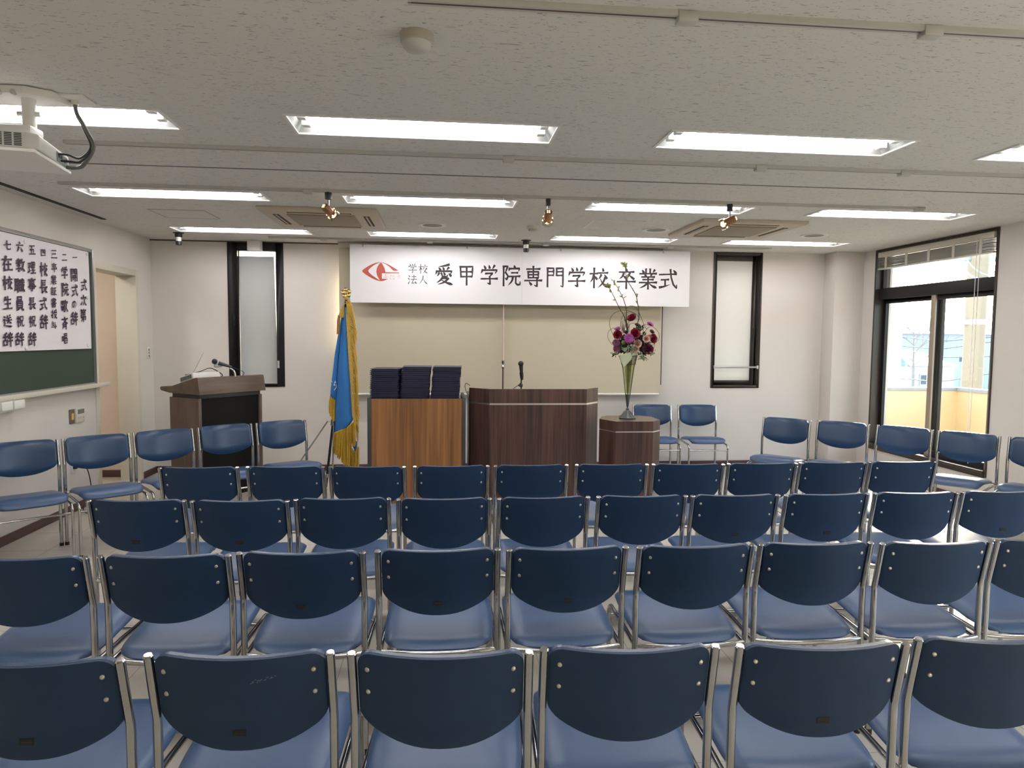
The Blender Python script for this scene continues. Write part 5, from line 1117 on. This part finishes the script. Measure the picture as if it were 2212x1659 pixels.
for i in range(760):
    a, e_ = q.uniform(0, 6.28), q.uniform(-.7, 1.2); d = Vector((cos(a)*cos(e_), sin(a)*cos(e_), sin(e_)))
    rr_ = q.uniform(.35, 1); leafquad(m, ce+Vector((d.x*.155*rr_, d.y*.11*rr_, d.z*.085*rr_-.02)), d+Vector((0, -.2, q.uniform(-.4, .4))), q.uniform(.02, .045), q.uniform(.005, .011))
for (u, v) in ((690, 1040), (740, 1030), (760, 1130), (700, 1190), (330, 1420), (880, 1390), (740, 1430), (650, 1050)):
    for i in range(16): leafquad(m, fp(u, v, 5.95)+Vector((q.uniform(-.012, .012), q.uniform(-.02, .02), q.uniform(-.01, .01))), Vector((q.uniform(-1, 1), q.uniform(-.6, .2), q.uniform(-.6, .9))), q.uniform(.02, .04), q.uniform(.004, .008))
m.build('dark_foliage', M_leaf, b, weld=False, recalc=False)
m = MB()
for (u, v, n) in ((470, 1350, 26), (555, 1320, 26), (590, 1370, 22), (740, 1450, 30), (780, 1480, 14), (870, 1400, 18), (330, 1400, 10)):
    for i in range(n): leafquad(m, fp(u, v, 5.885)+Vector((q.uniform(-.018, .018), q.uniform(-.02, .02), q.uniform(-.012, .012))), Vector((q.uniform(-1, 1), q.uniform(-.8, .2), q.uniform(-.8, .6))), q.uniform(.015, .03), q.uniform(.004, .008))
m.build('pale_foliage', M_leaf2, b, weld=False, recalc=False)
br = (((520, 1060), (470, 850), (400, 730), (330, 580), (260, 450), (215, 390)), ((520, 1060), (505, 900), (505, 760), (470, 620), (430, 530), (360, 400), (310, 330)),
      ((680, 930), (690, 800), (670, 640), (640, 520), (540, 350), (500, 250), (490, 150), (470, 70)))
for bi, pts in enumerate(br):
    yb = (5.98, 5.99, 6.0)[bi]; P = smooth_path([fp(550, 1300, 5.985)]+[fp(u, v, yb-.01*k) for k, (u, v) in enumerate(pts)], 5); n = len(P)
    o = MB().tube(P, [.0048-.0032*i/n for i in range(n)], 6).build('twig', M_twig, b)
    m = MB()
    for i in range(8, n):
        tip = i > n-6
        for _ in range(4 if (tip and bi != 1) else 1):
            if not tip and q.random() < .55: continue
            leafquad(m, P[i], Vector((q.uniform(-1, 1), q.uniform(-.5, .5), q.uniform(-.1, 1.2))), q.uniform(.018, .036), q.uniform(.005, .010))
    m.build('twig_leaves', M_leaf3, o, weld=False, recalc=False)
m = MB()
for i in range(26):
    p = fp(q.uniform(400, 560), q.uniform(1080, 1110), 5.97); m.tube([p, p+Vector((q.uniform(-.03, .02), q.uniform(-.02, .02), q.uniform(.05, .11)))], .0014, 4)
m.build('fine_twigs', M_twig, b)
for pts in (((330, 1190), (270, 1040), (252, 950), (290, 840), (380, 780), (500, 762), (620, 800), (680, 850)), ((290, 1275), (232, 1180), (236, 1085), (300, 1032), (345, 1040)),
            ((500, 745), (560, 697), (640, 712), (690, 790), (760, 960), (812, 1050)), ((730, 992), (810, 977), (920, 1022), (990, 1110), (985, 1200), (920, 1262), (870, 1300)),
            ((415, 1000), (425, 920), (470, 820), (560, 785), (660, 830), (700, 900)), ((932, 1240), (915, 1330), (885, 1375)), ((520, 1060), (560, 970), (640, 960), (660, 1000)), ((780, 1080), (830, 1020), (860, 1010))):
    MB().tube(smooth_path([fp(u, v, 5.94+.012*i) for i, (u, v) in enumerate(pts)]), .0019, 6).build('grass_loop', M_twig, b)
wp_ = mat('pale_green_wrap', (.55, .60, .42), .7, var=.05)
m = MB()
def wrap(u, v):
    a0 = fp(385+300*u, 1440-45*u-20*sin(pi*u), 5.93-.055*sin(pi*u)); tip = fp(465, 1612, 5.91); e = fp(465+150*u, 1612-150*u, 5.915)
    lo = tip+(e-tip)*u
    return a0+(lo-a0)*v
m.grid(wrap, 12, 8); o = m.build('wrapping_paper', wp_, b, ang=80, recalc=False); sm = o.modifiers.new('thickness', 'SOLIDIFY'); sm.thickness = .002
